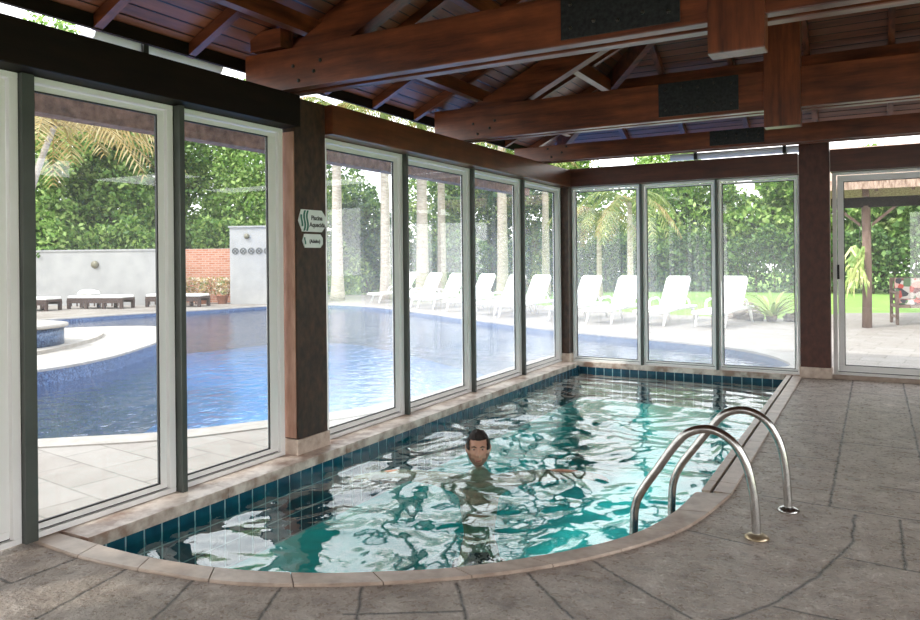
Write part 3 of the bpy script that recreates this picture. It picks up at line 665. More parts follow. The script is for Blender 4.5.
# ------------------------------------------------------------------ person
def make_person(loc, rz):
    root = empty('person', loc, 'dark-haired smiling man swimming in the pool with his arms spread out', 'person'); root.rotation_euler = (0, 0, rz)
    # skeleton, local frame: faces -Y, z = 0 at the water line
    bm = bmesh.new(); sk = bm.verts.layers.skin.verify(); vv = {}
    def vt(k, p, r, rt=None):
        v = bm.verts.new(p); v[sk].radius = r if isinstance(r, tuple) else (r, r); v[sk].use_root = k == 'pelvis'; vv[k] = v
    def ed(*ks):
        for a, c in zip(ks, ks[1:]): bm.edges.new((vv[a], vv[c]))
    vt('pelvis', (0, .22, -.78), (.14, .11)); vt('waist', (0, .16, -.58), (.118, .095)); vt('chest', (0, .07, -.32), (.165, .115)); vt('upper', (0, .03, -.17), (.15, .095))
    vt('neck', (0, .02, -.07), .066); vt('neck2', (0, .0, .02), .064)
    ed('pelvis', 'waist', 'chest', 'upper', 'neck', 'neck2')
    for s, L in ((-1, 'l'), (1, 'r')):
        up = 1 if s > 0 else .6
        vt('sh'+L, (s*.20, .03, -.12), .072); vt('ua'+L, (s*.33, .0, -.085+.01*up), .054); vt('el'+L, (s*.50, -.05, -.045), .044)
        vt('fa'+L, (s*.62, -.08, -.03), .042); vt('wr'+L, (s*.76, -.11, -.025), .028); vt('pa'+L, (s*.83, -.125, -.03), (.036, .020))
        ed('upper', 'sh'+L, 'ua'+L, 'el'+L, 'fa'+L, 'wr'+L, 'pa'+L)
        for q, (dy, ln) in enumerate(((-.034, .070), (-.012, .082), (.011, .076), (.032, .060))):
            a = Vector((s*.862, -.13+dy, -.03)); c1 = a+Vector((s*ln*.5, -.012+dy*.25, -.004)); c2 = c1+Vector((s*ln*.5, -.01+dy*.1, -.018))
            vt(f'f{q}a'+L, a, .0095); vt(f'f{q}b'+L, c1, .009); vt(f'f{q}c'+L, c2, .0075); ed('pa'+L, f'f{q}a'+L, f'f{q}b'+L, f'f{q}c'+L)
        vt('ta'+L, (s*.80, -.17, -.035), .0115); vt('tb'+L, (s*.835, -.205, -.04), .0095); ed('wr'+L, 'ta'+L, 'tb'+L)
        vt('hip'+L, (s*.10, .25, -.86), .10); vt('kn'+L, (s*.14, .30, -1.12 if s < 0 else -1.10), .062); vt('ca'+L, (s*.15, .52, -1.16), .055); vt('an'+L, (s*.14, .72, -1.18), .04); vt('to'+L, (s*.14, .86, -1.2), .03)
        ed('pelvis', 'hip'+L, 'kn'+L, 'ca'+L, 'an'+L, 'to'+L)
    me = bpy.data.meshes.new('tmp_body'); bm.to_mesh(me); bm.free(); tmp = bpy.data.objects.new('tmp_body', me); COL.objects.link(tmp)
    tmp.modifiers.new('s', 'SKIN').use_smooth_shade = True; tmp.modifiers.new('u', 'SUBSURF').levels = 2
    dg = bpy.context.evaluated_depsgraph_get(); dg.update(); bme = bpy.data.meshes.new_from_object(tmp.evaluated_get(dg)); bpy.data.objects.remove(tmp)
    # head: sphere sculpted into skull, jaw, nose, brow, sockets, lips
    hb = bmesh.new(); bmesh.ops.create_uvsphere(hb, u_segments=96, v_segments=72, radius=1)
    HC = Vector((0, -.015, .145)); hw, hd, hh = .083, .105, .135
    def g(x, z, cx, cz, sx, sz): return math.exp(-((x-cx)/sx)**2-((z-cz)/sz)**2)
    for v in hb.verts:
        n = v.co.copy(); x, y, z = n
        w = 1.0
        if z < 0: w = 1-.17*(-z)**1.8
        if z > .35: w *= 1+.03*(z-.35)
        X = x*hw*w; Y = y*hd*(1-.10*max(0, -z)); Z = z*hh*(.94 if z > 0 else 1.0)
        if y > 0: Y *= 1.0; 
        if y > 0 and z < -.2: Y *= 1-.45*(-z-.2)
        if y < 0:
            f = (-y)**.6
            Y += .012*f*max(0, min(1, (.5-abs(z))))*-.3
            Y -= f*.028*g(X, Z, 0, -.022, .011, .016); Y -= f*.014*g(X, Z, 0, .005, .008, .022)
            Y -= f*.014*g(X, Z, 0, -.030, .019, .008)
            for s in (-1, 1):
                Y += f*.014*g(X, Z, s*.032, .014, .018, .011); Y -= f*.007*g(X, Z, s*.032, .036, .024, .007)
                Y -= f*.006*g(X, Z, s*.045, -.02, .018, .016)
            Y -= f*.008*g(X, Z, 0, -.061, .026, .006); Y += f*.005*g(X, Z, 0, -.067, .030, .003); Y -= f*.007*g(X, Z, 0, -.074, .020, .006); Y += f*.005*g(X, Z, 0, -.088, .02, .006)
            Y -= f*.013*g(X, Z, 0, -.108, .024, .014)
        v.co = HC+Vector((X, Y, Z))
    hm_keep = bpy.data.meshes.new('tmp_keep'); hb.to_mesh(hm_keep)
    for s in (-1, 1):      # ears
        r = bmesh.ops.create_uvsphere(hb, u_segments=18, v_segments=14, radius=1)
        for v in r['verts']:
            x, y, z = v.co; v.co = HC+Vector((s*(.086+.010*x+.006*y), .012+.021*y, .002+.034*z))
    hm = bpy.data.meshes.new('tmp_head'); hb.to_mesh(hm); hb.free()
    bb = bmesh.new(); bb.from_mesh(bme); bb.from_mesh(hm); me = bpy.data.meshes.new('body'); bb.to_mesh(me); bb.free()
    body = bpy.data.objects.new('tmp_union', me); COL.objects.link(body); rm = body.modifiers.new('r', 'REMESH'); rm.mode = 'VOXEL'; rm.voxel_size = .0052; rm.use_smooth_shade = True
    sm = body.modifiers.new('sm', 'SMOOTH'); sm.iterations = 2; sm.factor = .4
    dg = bpy.context.evaluated_depsgraph_get(); dg.update(); fin = bpy.data.meshes.new_from_object(body.evaluated_get(dg)); bpy.data.objects.remove(body)
    fin.name = 'body'; fin.materials.clear(); fin.materials.append(M['skin']); fin.polygons.foreach_set('use_smooth', [True]*len(fin.polygons))
    o = bpy.data.objects.new('body', fin); COL.objects.link(o); o.parent = root
    def part(b, name, mat, label=None):
        q = b.build(name, mat, None); q.parent = root; q.location = (0, 0, 0)
        if label: q['label'] = label
        return q
    # trimmed beard: the jaw surface of the head, lifted off by 2 mm
    bb = bmesh.new(); bb.from_mesh(hm_keep); bb.normal_update(); kill = []
    for v in bb.verts:
        q = v.co-HC
        on = q.z < -.012-.35*max(0, q.y+.07) and q.z > -.125 and q.y < .02 and abs(q.x) < .083
        mouth = abs(q.x) < .024 and -.080 < q.z < -.055; nose = abs(q.x) < .022 and q.z > -.042; cheek = q.z > -.05 and abs(q.x) < .052
        if not on or mouth or nose or cheek: kill.append(v)
        v.co = v.co+v.normal*.0022
    bmesh.ops.delete(bb, geom=kill, context='VERTS'); bmd = bpy.data.meshes.new('beard'); bb.to_mesh(bmd); bb.free(); bmd.materials.append(M['stubble'])
    bo = bpy.data.objects.new('beard', bmd); COL.objects.link(bo); bo.parent = root; bmd.polygons.foreach_set('use_smooth', [True]*len(bmd.polygons))
    # hair cap: short, swept, with fringe line
    hb = bmesh.new(); bmesh.ops.create_uvsphere(hb, u_segments=80, v_segments=60, radius=1); kill = []
    for v in hb.verts:
        x, y, z = v.co; line = .60 if y < -.35 else (.60-(y+.35)*1.6 if y < .2 else -.35); line = max(line, -.62)
        if abs(x) > .74: line = min(line, .05)
        if z < line-.03: kill.append(v)
        k = 1+.05*noise.noise(Vector((x*6, y*3, z*6)))+.02*noise.noise(Vector((x*25, y*10, z*20)))
        v.co = HC+Vector((x*(hw+.009)*k, (y*(hd+.011)+(-.004 if y < 0 else 0))*k, z*(hh*.94+.016)*k))
    bmesh.ops.delete(hb, geom=kill, context='VERTS')
    bmesh.ops.solidify(hb, geom=hb.faces[:], thickness=.008)
    hm = bpy.data.meshes.new('hair'); hb.to_mesh(hm); hb.free(); hm.materials.append(M['hair']); ho = bpy.data.objects.new('hair', hm); COL.objects.link(ho); ho.parent = root; hm.polygons.foreach_set('use_smooth', [True]*len(hm.polygons))
    fy = HC.y-hd
    for s in (-1, 1):
        b = MB(); b.blob((s*.032, fy+.0215, HC.z+.014), (.0115, .009, .0055), sub=3, amp=0); e = part(b, 'eye', M['eye_white'])
        b = MB(); b.blob((s*.032, fy+.0130, HC.z+.014), (.0058, .0022, .0050), sub=3, amp=0); q = b.build('iris', M['iris']); q.parent = e; q.location = (0, 0, 0)
        b = MB(); b.tube([(s*.013, fy+.004, HC.z+.031), (s*.030, fy+.006, HC.z+.037), (s*.050, fy+.022, HC.z+.030)], [.0035, .0045, .0025], 8); part(b, 'eyebrow', M['hair'])
    b = MB(); b.tube([(-.024, fy+.013, HC.z-.064), (-.012, fy+.001, HC.z-.067), (0, fy-.002, HC.z-.068), (.012, fy+.001, HC.z-.067), (.024, fy+.013, HC.z-.064)], [.002, .0045, .0052, .0045, .002], 8); part(b, 'lips', M['lip'])
    b = MB(); b.tube([(0, .22, -.66), (0, .23, -.78), (0, .24, -.86)], [.142, .158, .155], 24)
    for s in (-1, 1): b.tube([(s*.10, .25, -.84), (s*.125, .28, -1.0)], [.115, .095], 20)
    part(b, 'swim_shorts', M['shorts'])
    return root
ppos = (PX, PY, WZ-.005)
make_person(ppos, math.atan2(-9.76-PY, 3.81-PX)+PI/2)

# ------------------------------------------------------------------ outdoors
G = -.03
OUTP = [(-3.4,-7.4),(-2.7,-6.5),(-2.1,-5.95),(-1.55,-5.45),(-1.15,-4.8),(-.8,-4.2),(-.55,-3.5),(-.45,-2.6),(-.45,.55),(.3,.6),(1.8,.6),(2.55,.75),(2.80,1.0),(2.72,1.45),(2.4,2.1),(1.9,2.65),(1.19,3.12),(0,3.62),(-.87,3.98),(-1.79,4.36),(-4.4,5.85),(-8.37,8.3),(-10.6,9.35),(-12.4,9.5),(-13.5,8.4),(-14.0,6.2),(-14.6,4.4),(-15.0,2.0),(-15.4,-1),(-15.5,-7),(-9,-9.5),(-5,-9)]
OUTP = smooth_path(OUTP+[OUTP[0]], 4)[:-1]
PEN = smooth_path([(-6.2,-6.4),(-5.75,-5.2),(-5.56,-4.2),(-5.75,-3.2),(-6.35,-2.1),(-7.3,-.8),(-8.5,.3),(-9.7,.75),(-10.8,.0),(-11.5,-1.4),(-11.7,-3.5),(-11.4,-6.2),(-9,-7.2),(-6.2,-6.4)], 4)[:-1]
def poly_with_hole(outer, holes, z):
    bm = bmesh.new(); edges = []
    for loop in [outer]+holes:
        vs = [bm.verts.new((p[0], p[1], z)) for p in loop]
        edges += [bm.edges.new((vs[i], vs[(i+1) % len(vs)])) for i in range(len(vs))]
    bmesh.ops.triangle_fill(bm, use_beauty=True, use_dissolve=False, edges=edges)
    bmesh.ops.recalc_face_normals(bm, faces=bm.faces)
    if bm.faces and bm.faces[0].normal.z < 0: bmesh.ops.reverse_faces(bm, faces=bm.faces)
    bm.verts.index_update(); r = ([v.co[:] for v in bm.verts], [[v.index for v in f.verts] for f in bm.faces]); bm.free(); return r
HALL = [(-.10, -16), (-.10, .10), (9, .10), (9, -16)]
PAV = [(-24, -18), (-.10, -18), (-.10, .10), (9.3, .10), (9.3, 12.6), (4.75, 12.4), (3.1, 11.6), (2.3, 9.8), (1.6, 8.9), (-1.5, 9.6), (-5, 11.5), (-9, 14.2), (-13, 17), (-17, 15), (-26, 3.9)]
v, f = poly_with_hole(PAV, [OUTP], G)
b = MB(); b.add(v, f); tag(b.build('patio_paving', M['paving']), kind='structure')
def rim(P, z0, z1, mat, name, parent, flip=False, closed=True):
    b = MB(); n = len(P); vs = [(p[0], p[1], z0) for p in P]+[(p[0], p[1], z1) for p in P]
    b.add(vs, [(i, (i+1) % n, n+(i+1) % n, n+i) for i in range(n if closed else n-1)], True); return b.build(name, mat, parent)
op = empty('outdoor_pool', (-7, 0, -1.2), kind='structure')
rim(OUTP, -1.3, G-.001, M['pool_out_tile'], 'pool_wall', op)
b = MB(); b.prism(OUTP, -1.36, -1.3); b.build('pool_floor', M['pool_out_floor'], op)
# water sheet outdoors
b = MB(); v, f = poly_with_hole(OUTP, [PEN], -.13); b.add(v, f)
tag(b.build('outdoor_water', M['water_out'], org=(-7, 0, -.13)), 'blue rippled water of the big outdoor pool beyond the left windows', 'water', kind='stuff')
pn = empty('pool_peninsula', (-9, -3, -1.3), 'low pale paved platform with blue tiled edge rising from the outdoor pool', 'platform')
b = MB(); b.prism(PEN, -1.3, .05); b.build('tiled_body', M['pool_out_tile'], pn)
b = MB(); cN = Vector((-9, -3)); b.prism([tuple(cN+(Vector(p)-cN)*1.004) for p in PEN], .051, .085); b.build('paved_top', M['pale_stone'], pn)
b = MB(); cN = Vector((-9.3, -3)); b.prism([tuple(cN+(Vector(p)-cN)*.62) for p in PEN], .086, .14); b.build('upper_step', M['pale_stone'], pn)
pl = empty('round_planter', (-8.26, -3.06, .14), 'round raised basin tiled in blue with a pale rim on the poolside platform', 'planter')
b = MB(); b.lathe([(.84, .141), (.84, .42)], (-8.26, -3.06), 64); b.build('tiled_wall', M['pool_out_tile'], pl)
b = MB(); b.lathe([(.84, .421), (.90, .425), (.90, .47), (.78, .48), (.0001, .48)], (-8.26, -3.06), 64); b.build('rim', M['pale_stone'], pl)
# lip of white coping along outdoor pool
b = MB(); n = len(OUTP)
co = []
for i in range(n):
    p = Vector(OUTP[i]); t = (Vector(OUTP[(i+1) % n])-Vector(OUTP[i-1])).normalized(); nn = Vector((t.y, -t.x)); co.append((p, nn))
vs = []
for p, nn in co:
    for d, z in ((-.02, G-.02), (-.02, G+.012), (.28, G+.012), (.28, G+.001)): q = p+nn*d; vs.append((q.x, q.y, z))
b.add(vs, [(i*4+k, ((i+1) % n)*4+k, ((i+1) % n)*4+k+1, i*4+k+1) for i in range(n) for k in range(3)])
tag(b.build('outdoor_coping', M['pale_stone'], org=(-7, 0, G)), 'pale stone coping ringing the outdoor pool', 'coping')
# lawn
v, f = poly_with_hole([(-70, -30), (-26, -30), (-24, -18.0), (-26, 3.9), (-17, 15), (-13, 17), (-9, 14.2), (-5, 11.5), (-1.5, 9.6), (1.6, 8.9), (2.3, 9.8), (3.1, 11.6), (4.75, 12.4), (9.3, 12.6), (9.3, -30), (40, -30), (40, 60), (-70, 60)], [], G-.005)
b = MB(); b.add(v, f); tag(b.build('lawn', M['grass'], org=(0, 20, G)), 'bright green lawn behind the white loungers', 'lawn', kind='stuff')

# garden walls, left background
def wall_run(name, a, c, h, t, mat, label, cat='wall', z0=G):
    a, c = Vector(a), Vector(c); L = (c-a).length; b = MB(); b.box(0, L, -t/2, t/2, 0, h)
    o = b.build(name, M[mat]); o.location = (a.x, a.y, z0); o.rotation_euler = (0, 0, math.atan2(c.y-a.y, c.x-a.x)); return tag(o, label, cat)
gw = empty('garden_wall', (-23, 5, G), 'long white plastered garden wall behind the wicker daybeds', 'wall')
a, c = Vector((-33, 1.2)), Vector((-17.3, 7.25)); L = (c-a).length; ang = math.atan2(c.y-a.y, c.x-a.x); gw.location = (a.x, a.y, G); gw.rotation_euler = (0, 0, ang)
b = MB(); b.box(0, L, -.1, .1, 0, 1.86); q = b.build('wall_body', M['plaster']); q.parent = gw
b = MB(); b.box(-.02, L+.02, -.13, .13, 1.861, 1.92); q = b.build('wall_cap', M['plaster']); q.parent = gw
b = MB(); b.tube([(L-2.45, -.101, 1.40), (L-2.45, -.16, 1.40)], .13, 16); q = b.build('wall_lamp', M['lamp_metal']); tag(q, 'small round dark lamp on the white garden wall', 'lamp'); q.location = gw.location; q.rotation_euler = gw.rotation_euler
wall_run('brick_wall', (-18.2, 8.6), (-15.2, 9.9), 1.93, .2, 'brick', 'orange red brick garden wall beside the white pillar')
pi_ = empty('garden_pillar', (-15.05, 9.0, G), 'tall white pillar with a band of pierced blocks beside the brick wall', 'pillar'); pi_.rotation_euler = (0, 0, .42)
b = MB(); b.box(-.62, .9, -.25, .25, 0, 2.62, .01); q = b.build('pillar_body', M['plaster']); q.parent = pi_
b = MB(); b.box(-.66, .94, -.29, .29, 2.621, 2.68, .01); q = b.build('pillar_cap', M['plaster']); q.parent = pi_
for k in range(5):
    b = MB(); x = -.42+k*.28
    b.tube([(x+.10*math.cos(t), -.262, 1.82+.10*math.sin(t)) for t in np.linspace(0, 2*PI, 17)], .018, 6, False); b.tube([(x-.07, -.262, 1.75), (x+.07, -.262, 1.89)], .014, 6); b.tube([(x-.07, -.262, 1.89), (x+.07, -.262, 1.75)], .014, 6)
    q = b.build('pierced_block', M['deco']); q.parent = pi_
b = MB(); b.tube([(0, -.251, 2.32), (0, -.31, 2.32)], .09, 14); q = b.build('wall_lamp', M['lamp_metal']); tag(q, 'tiny dark lamp near the top of the white pillar', 'lamp'); q.location = pi_.location; q.rotation_euler = pi_.rotation_euler

# wicker daybeds
def daybed(loc, rz, label, roll):
    d = empty('wicker_daybed', loc, label, 'lounger', 'dark wicker daybeds by the white wall'); d.rotation_euler = (0, 0, rz)
    b = MB()
    b.box(-.95, .95, -.36, .36, .27, .34, .01); b.box(-.95, .95, -.37, -.34, .18, .27); b.box(-.95, .95, .34, .37, .18, .27)
    for x in np.arange(-.80, .85, .2): b.box(x-.02, x+.02, -.36, -.34, .08, .2)
    q = b.build('wicker_frame', M['wicker']); q.parent = d
    for x in (-.9, -.3, .3, .9):
        for y in (-.32, .32):
            b = MB(); b.box(x-.05, x+.05, y-.04, y+.04, 0, .27, .01); q = b.build('leg', M['wicker']); q.parent = d
    b = MB(); b.box(-.93, .93, -.34, .34, .341, .42, .03); q = b.build('mattress', M['cushion']); q.parent = d
    if roll:
        b = MB(); b.blob((-.45, 0, .50), (.34, .3, .10), 3, .12); q = b.build('folded_towel', M['cushion']); q.location = loc; q.rotation_euler = (0, 0, rz); tag(q, 'white towel heaped on the middle wicker daybed', 'towel')
daybed((-19.3, 3.75, G), .38, 'dark wicker daybed at the left edge of the window view', False)
daybed((-18.0, 5.40, G), .38, 'middle dark wicker daybed, with a white towel heaped on it', True)
daybed((-16.3, 7.0, G), .38, 'dark wicker daybed nearest the brick wall', False)
# pots of flowers
def leaf_mesh(pts, size, up=.3, elong=2.2):
    pts = np.asarray(pts); n = len(pts); a = rng.normal(size=(n, 3)); a[:, 2] += up; a /= np.linalg.norm(a, axis=1)[:, None]
    r = rng.normal(size=(n, 3)); u = np.cross(a, r); u /= np.linalg.norm(u, axis=1)[:, None]; w = np.cross(a, u)
    s = (size*rng.uniform(.6, 1.35, n))[:, None]
    tip = pts+u*s*elong/2; tail = pts-u*s*elong/2; l = pts+w*s*.5+a*s*.12; r_ = pts-w*s*.5+a*s*.12
    V = np.stack([tail, l, tip, r_], 1).reshape(-1, 3); return V, np.arange(4*n).reshape(-1, 4)
def leaf_obj(name, V, F, mat, org, parent=None):
    me = bpy.data.meshes.new(name); V = V-np.array(org)
    me.vertices.add(len(V)); me.vertices.foreach_set('co', V.astype(np.float32).ravel())
    me.loops.add(F.size); me.loops.foreach_set('vertex_index', F.astype(np.int32).ravel())
    me.polygons.add(len(F)); me.polygons.foreach_set('loop_start', np.arange(0, F.size, 4, dtype=np.int32)); me.update(calc_edges=True); me.validate()
    me.materials.append(mat); o = bpy.data.objects.new(name, me); COL.objects.link(o)
    if parent: o.parent = parent; o.location = Vector(org)-parent_world(parent)
    else: o.location = org
    return o
for (x, y, lb) in ((-17.3, 7.95, 'left terracotta pot of flowering plants before the brick wall'), (-16.65, 8.3, 'middle terracotta pot of flowering plants before the brick wall'), (-16.0, 8.62, 'right terracotta pot of flowering plants beside the white pillar')):
    t = empty('flower_pot', (x, y, G), lb, 'flower pot', 'flower pots by the brick wall')
    b = MB(); b.lathe([(.14, G), (.2, G+.28), (.23, G+.28), (.23, G+.33), (.18, G+.33), (.18, G+.30)], (x, y), 24); b.build('pot', M['terracotta'], t)
    p = rng.uniform(-1, 1, size=(420, 3))*np.array([.32, .28, .30])+np.array([x, y, G+.62]); Vv, Ff = leaf_mesh(p, .055); leaf_obj('plant', Vv, Ff, M['flower'], (x, y, G), t)

# white sun loungers
def lounger_proto():
    r = empty('sun_lounger', (0, 0, 0), 'white', 'lounger', 'white plastic loungers in a row behind the outdoor pool')
    # local: foot end at -y, back rises towards +y
    b = MB()
    for s in (-1, 1): b.tube(catmull([(s*.31, -.75, .30), (s*.31, 0, .33), (s*.31, .55, .34), (s*.31, 1.15, .34)], 4), .035, 8)
    b.tube([(-.31, -.75, .30), (.31, -.75, .30)], .035, 8); b.tube([(-.31, 1.15, .34), (.31, 1.15, .34)], .03, 8); q = b.build('side_rails', M['white_plastic']); q.parent = r
    for s in (-1, 1):
        for (y, d) in ((-.5, -.12), (.95, .14)):
            b = MB(); b.tube([(s*.30, y, .31), (s*.31, y+d, .0)], [.04, .028], 8); q = b.build('leg', M['white_plastic']); q.parent = r
        b = MB(); b.tube(catmull([(s*.34, .05, .34), (s*.36, .15, .50), (s*.36, .45, .54), (s*.35, .62, .50), (s*.34, .70, .36)], 5), .028, 8); q = b.build('armrest', M['white_plastic']); q.parent = r
    b = MB()
    for k in range(9): b.box(-.29, .29, -.72+k*.135, -.72+k*.135+.11, .335, .35, .004)
    q = b.build('seat', M['white_plastic']); q.parent = r
    ba = math.radians(58); b = MB(); L = .80
    def bp(x, t, o=0): return (x, .50+t*math.cos(ba)-o*math.sin(ba), .36+t*math.sin(ba)+o*math.cos(ba))
    prof = [bp(-.29, 0), bp(.29, 0), bp(.29, L*.9), bp(.24, L), bp(-.24, L), bp(-.29, L*.9)]
    prof2 = [bp(p[0], 0, -.03) if 0 else (p[0], p[1]+.03*math.sin(ba), p[2]-.03*math.cos(ba)) for p in prof]; n = 6
    b.add(prof+prof2, [tuple(range(n)), tuple(range(2*n-1, n-1, -1))]+[(i, n+i, n+(i+1) % n, (i+1) % n) for i in range(n)]); q = b.build('backrest', M['white_plastic']); q.parent = r
    b = MB()
    for k in range(6):
        x = -.235+k*.094; A = [bp(x-.016, .08, .004), bp(x+.016, .08, .004), bp(x+.016, L*.93, .004), bp(x-.016, L*.93, .004)]
        b.add(A, [(0, 1, 2, 3)])
    q2 = b.build('strap_slots', M['grey_strap']); q2.parent = q
    return r
proto = lounger_proto()
LS = [(.88, 6.85, -.18, 'white plastic sun lounger with upright back closest to the spiky plant'), (-.34, 6.75, -.18, 'white sun lounger in the middle of the middle far window'),
      (-1.52, 6.85, -.18, 'white sun lounger partly behind the left of the two far window posts'), (-2.55, 7.1, -.18, 'white sun lounger just right of the far corner column'),
      (-4.11, 7.60, -.18, 'white sun lounger just left of the far corner column'),
      (-5.05, 8.10, -.18, 'white sun lounger partly behind the post between the third and last left windows'),
      (-6.35, 8.80, -.18, 'white sun lounger in the left half of the third window right of the sign column'),
      (-7.77, 9.50, -.18, 'white sun lounger partly behind the middle post of the four left windows'),
      (-8.94, 10.10, -.18, 'white sun lounger in the second window right of the sign column'),
      (-10.9, 11.5, -.5, 'leftmost white sun lounger, at the foot of a palm trunk')]
for i, (x, y, rz, lb) in enumerate(LS):
    o = proto if i == 0 else copy_tree(proto); o.location = (x, y, G); o.rotation_euler = (0, 0, rz); o['label'] = lb

# palms
def frond(b, base, az, length, droop, rise, nleaf=26, wid=.45):
    d = Vector((math.cos(az), math.sin(az), 0)); pts = []
    for i in range(nleaf+1):
        t = i/nleaf; pts.append(Vector(base)+d*length*(t-.12*t*t)+Vector((0, 0, rise*t*(1-t)*2.2+ (rise*.4-droop)*t*t)))
    b.tube(pts[::3]+[pts[-1]] if (nleaf % 3) else pts[::3], [.035*(1-.8*i/len(pts[::3])) for i in range(len(pts[::3])+(1 if nleaf % 3 else 0))], 5)
    sd = Vector((-d.y, d.x, 0))
    for i in range(2, nleaf+1):
        p = pts[i]; t = i/nleaf; L = wid*(math.sin(PI*min(1, t*.85+.12))**.6)+.05; tan = (pts[i]-pts[i-1]).normalized()
        for s in (-1, 1):
            e = p+sd*s*L*.75+tan*L*.45-Vector((0, 0, L*random.uniform(.25, .7))); m = (p+e)/2+Vector((0, 0, .03)); w = tan*.022
            b.add([p-w, p+w, m+w*1.3, m-w*1.3, e], [(0, 1, 2, 3), (3, 2, 4)])
def palm(loc, h, r0, label, nf=12, fl=2.6, mat='leaf_palm', shaft=True, seed=0, lean=(0, 0)):
    random.seed(100+seed); x, y, z = loc; t = empty('palm_tree', loc, label, 'palm tree'); pts = []; R = []
    for i in range(25):
        u = i/24; pts.append((x+lean[0]*u*u, y+lean[1]*u*u, z+h*u)); R.append(r0*(1.25-.25*min(1, u*6))*(1-.35*u)*(1+(.03 if i % 2 else 0)))
    b = MB(); b.tube(pts, R, 16); b.build('trunk', M['trunk'], t); top = pts[-1]
    if shaft:
        b = MB(); b.tube([top, (top[0], top[1], top[2]+.5), (top[0], top[1], top[2]+1.0)], [R[-1]*1.15, R[-1]*1.1, R[-1]*.6], 14); b.build('crownshaft', M['trunk_green'], t); top = (top[0], top[1], top[2]+.95)
    for k in range(nf):
        b = MB(); az = 2*PI*k/nf+random.uniform(-.2, .2); frond(b, top, az, fl*random.uniform(.85, 1.1), random.uniform(.6, 1.9), random.uniform(.3, 1.1), wid=fl*.2)
        b.build('frond', M[mat] if k % 4 else M['leaf_dry'], t)
palm((-13.4, 11.7, G), 6.0, .22, 'grey palm trunk right beside the sign column', seed=1)
palm((-11.86, 12.56, G), 6.2, .20, 'pale palm trunk at the right edge of the first window right of the sign column', seed=2)
palm((-11.3, 14.2, G), 6.3, .25, 'thick palm trunk, left half of the second window right of the sign column', seed=3)
palm((-11.45, 15.9, G), 6.0, .19, 'slender palm trunk in the right half of the second window right of the sign column', seed=4)
palm((-8.39, 15.2, G), 5.8, .22, 'palm trunk in the third window right of the sign column', seed=5)
palm((-9.0, 18.0, G), 4.4, .20, 'short palm behind the post between the third and last left windows', seed=6)
palm((-7.4, 17.0, G), 5.2, .16, 'palm trunk in the last left window beside the far corner column', seed=7)
palm((-4.6, 15.1, G), 2.9, .11, 'small yellow-crowned palm in the left far window', fl=2.0, seed=8, shaft=False)
palm((-3.3, 14.4, G), 3.3, .11, 'small palm left of the first far window post', fl=2.0, seed=9, shaft=False)
palm((-16.2, 1.6, .0+G), 5.2, .11, 'palm with long drooping yellowish fronds at the far left', nf=16, fl=3.6, mat='leaf_dry', seed=10, shaft=False, lean=(.6, .8))

# broadleaf trees and hedges
def tree(x, y, blobs, label, mat='leaf_mid', n=5200, ls=.16, cat='tree', name='leafy_tree', trunk=.16):
    t = empty(name, (x, y, G), label, cat)
    P = []; tot = sum(b_[3]*b_[4]*b_[5] for b_ in blobs)
    for (dx, dy, dz, rx, ry, rz_) in blobs:
        k = int(n*(rx*ry*rz_)/tot); d = rng.normal(size=(k, 3)); d /= np.linalg.norm(d, axis=1)[:, None]
        rr = rng.uniform(.5, 1.0, k)**.45*(1+.22*np.sin(d[:, 0]*7+dx)*np.sin(d[:, 1]*6+dy)*np.sin(d[:, 2]*8))
        P.append(d*rr[:, None]*np.array([rx, ry, rz_])+np.array([x+dx, y+dy, G+dz]))
    P = np.concatenate(P); P = P[P[:, 2] > G+.03]
    Vv, Ff = leaf_mesh(P, ls, .4, 1.7); leaf_obj('foliage', Vv, Ff, M[mat], (x, y, G), t)
    b = MB(); b.tube([(x, y, G), (x+.1, y, G+1), (x, y+.1, G+2.2)], [trunk, trunk*.8, trunk*.6], 10)
    for k in range(5):
        dx, dy, dz = blobs[k % len(blobs)][:3]; b.tube([(x, y+.05, G+1.5), (x+dx*.5+.1*k, y+dy*.5, G+1.5+(dz-1.5)*.6), (x+dx*.9, y+dy*.9, G+dz)], [trunk*.5, trunk*.35, trunk*.15], 7)
    b.build('trunk', M['bark'], t)
def bl(seed, w, h0, h1, k=7, d=1.6):
    r = np.random.default_rng(seed); out = []
    for i in range(k):
        z = h0+(h1-h0)*(i+.5)/k; s = 1-.45*((z-h0)/(h1-h0))**2
        out.append((r.uniform(-w, w)*.55*s, r.uniform(-d, d)*.5, z, w*.55*s+.3, d*.8, (h1-h0)*.24))
    return out
# behind the white wall
tree(-24.8, 6.9, bl(2, 3.8, .4, 9.4, 12), 'dense bright green tree above the left part of the white wall', 'leaf_light', 30000, .125)
tree(-24.0, 9.9, bl(3, 3.8, .4, 8.6, 12), 'green tree above the middle of the white wall', 'leaf_mid', 30000, .125)
tree(-20.8, 13.4, bl(4, 3.8, .4, 8.2, 11), 'rounded light green tree rising behind the brick wall', 'leaf_light', 22000, .12)
tree(-17.8, 14.8, bl(5, 3.2, .4, 7.0, 10), 'green tree behind the white pillar', 'leaf_mid', 13000, .125)
tree(-23.6, 12.7, bl(7, 3.8, .4, 9.0, 12), 'tall green tree rising above the right end of the white wall', 'leaf_mid', 22000, .13)
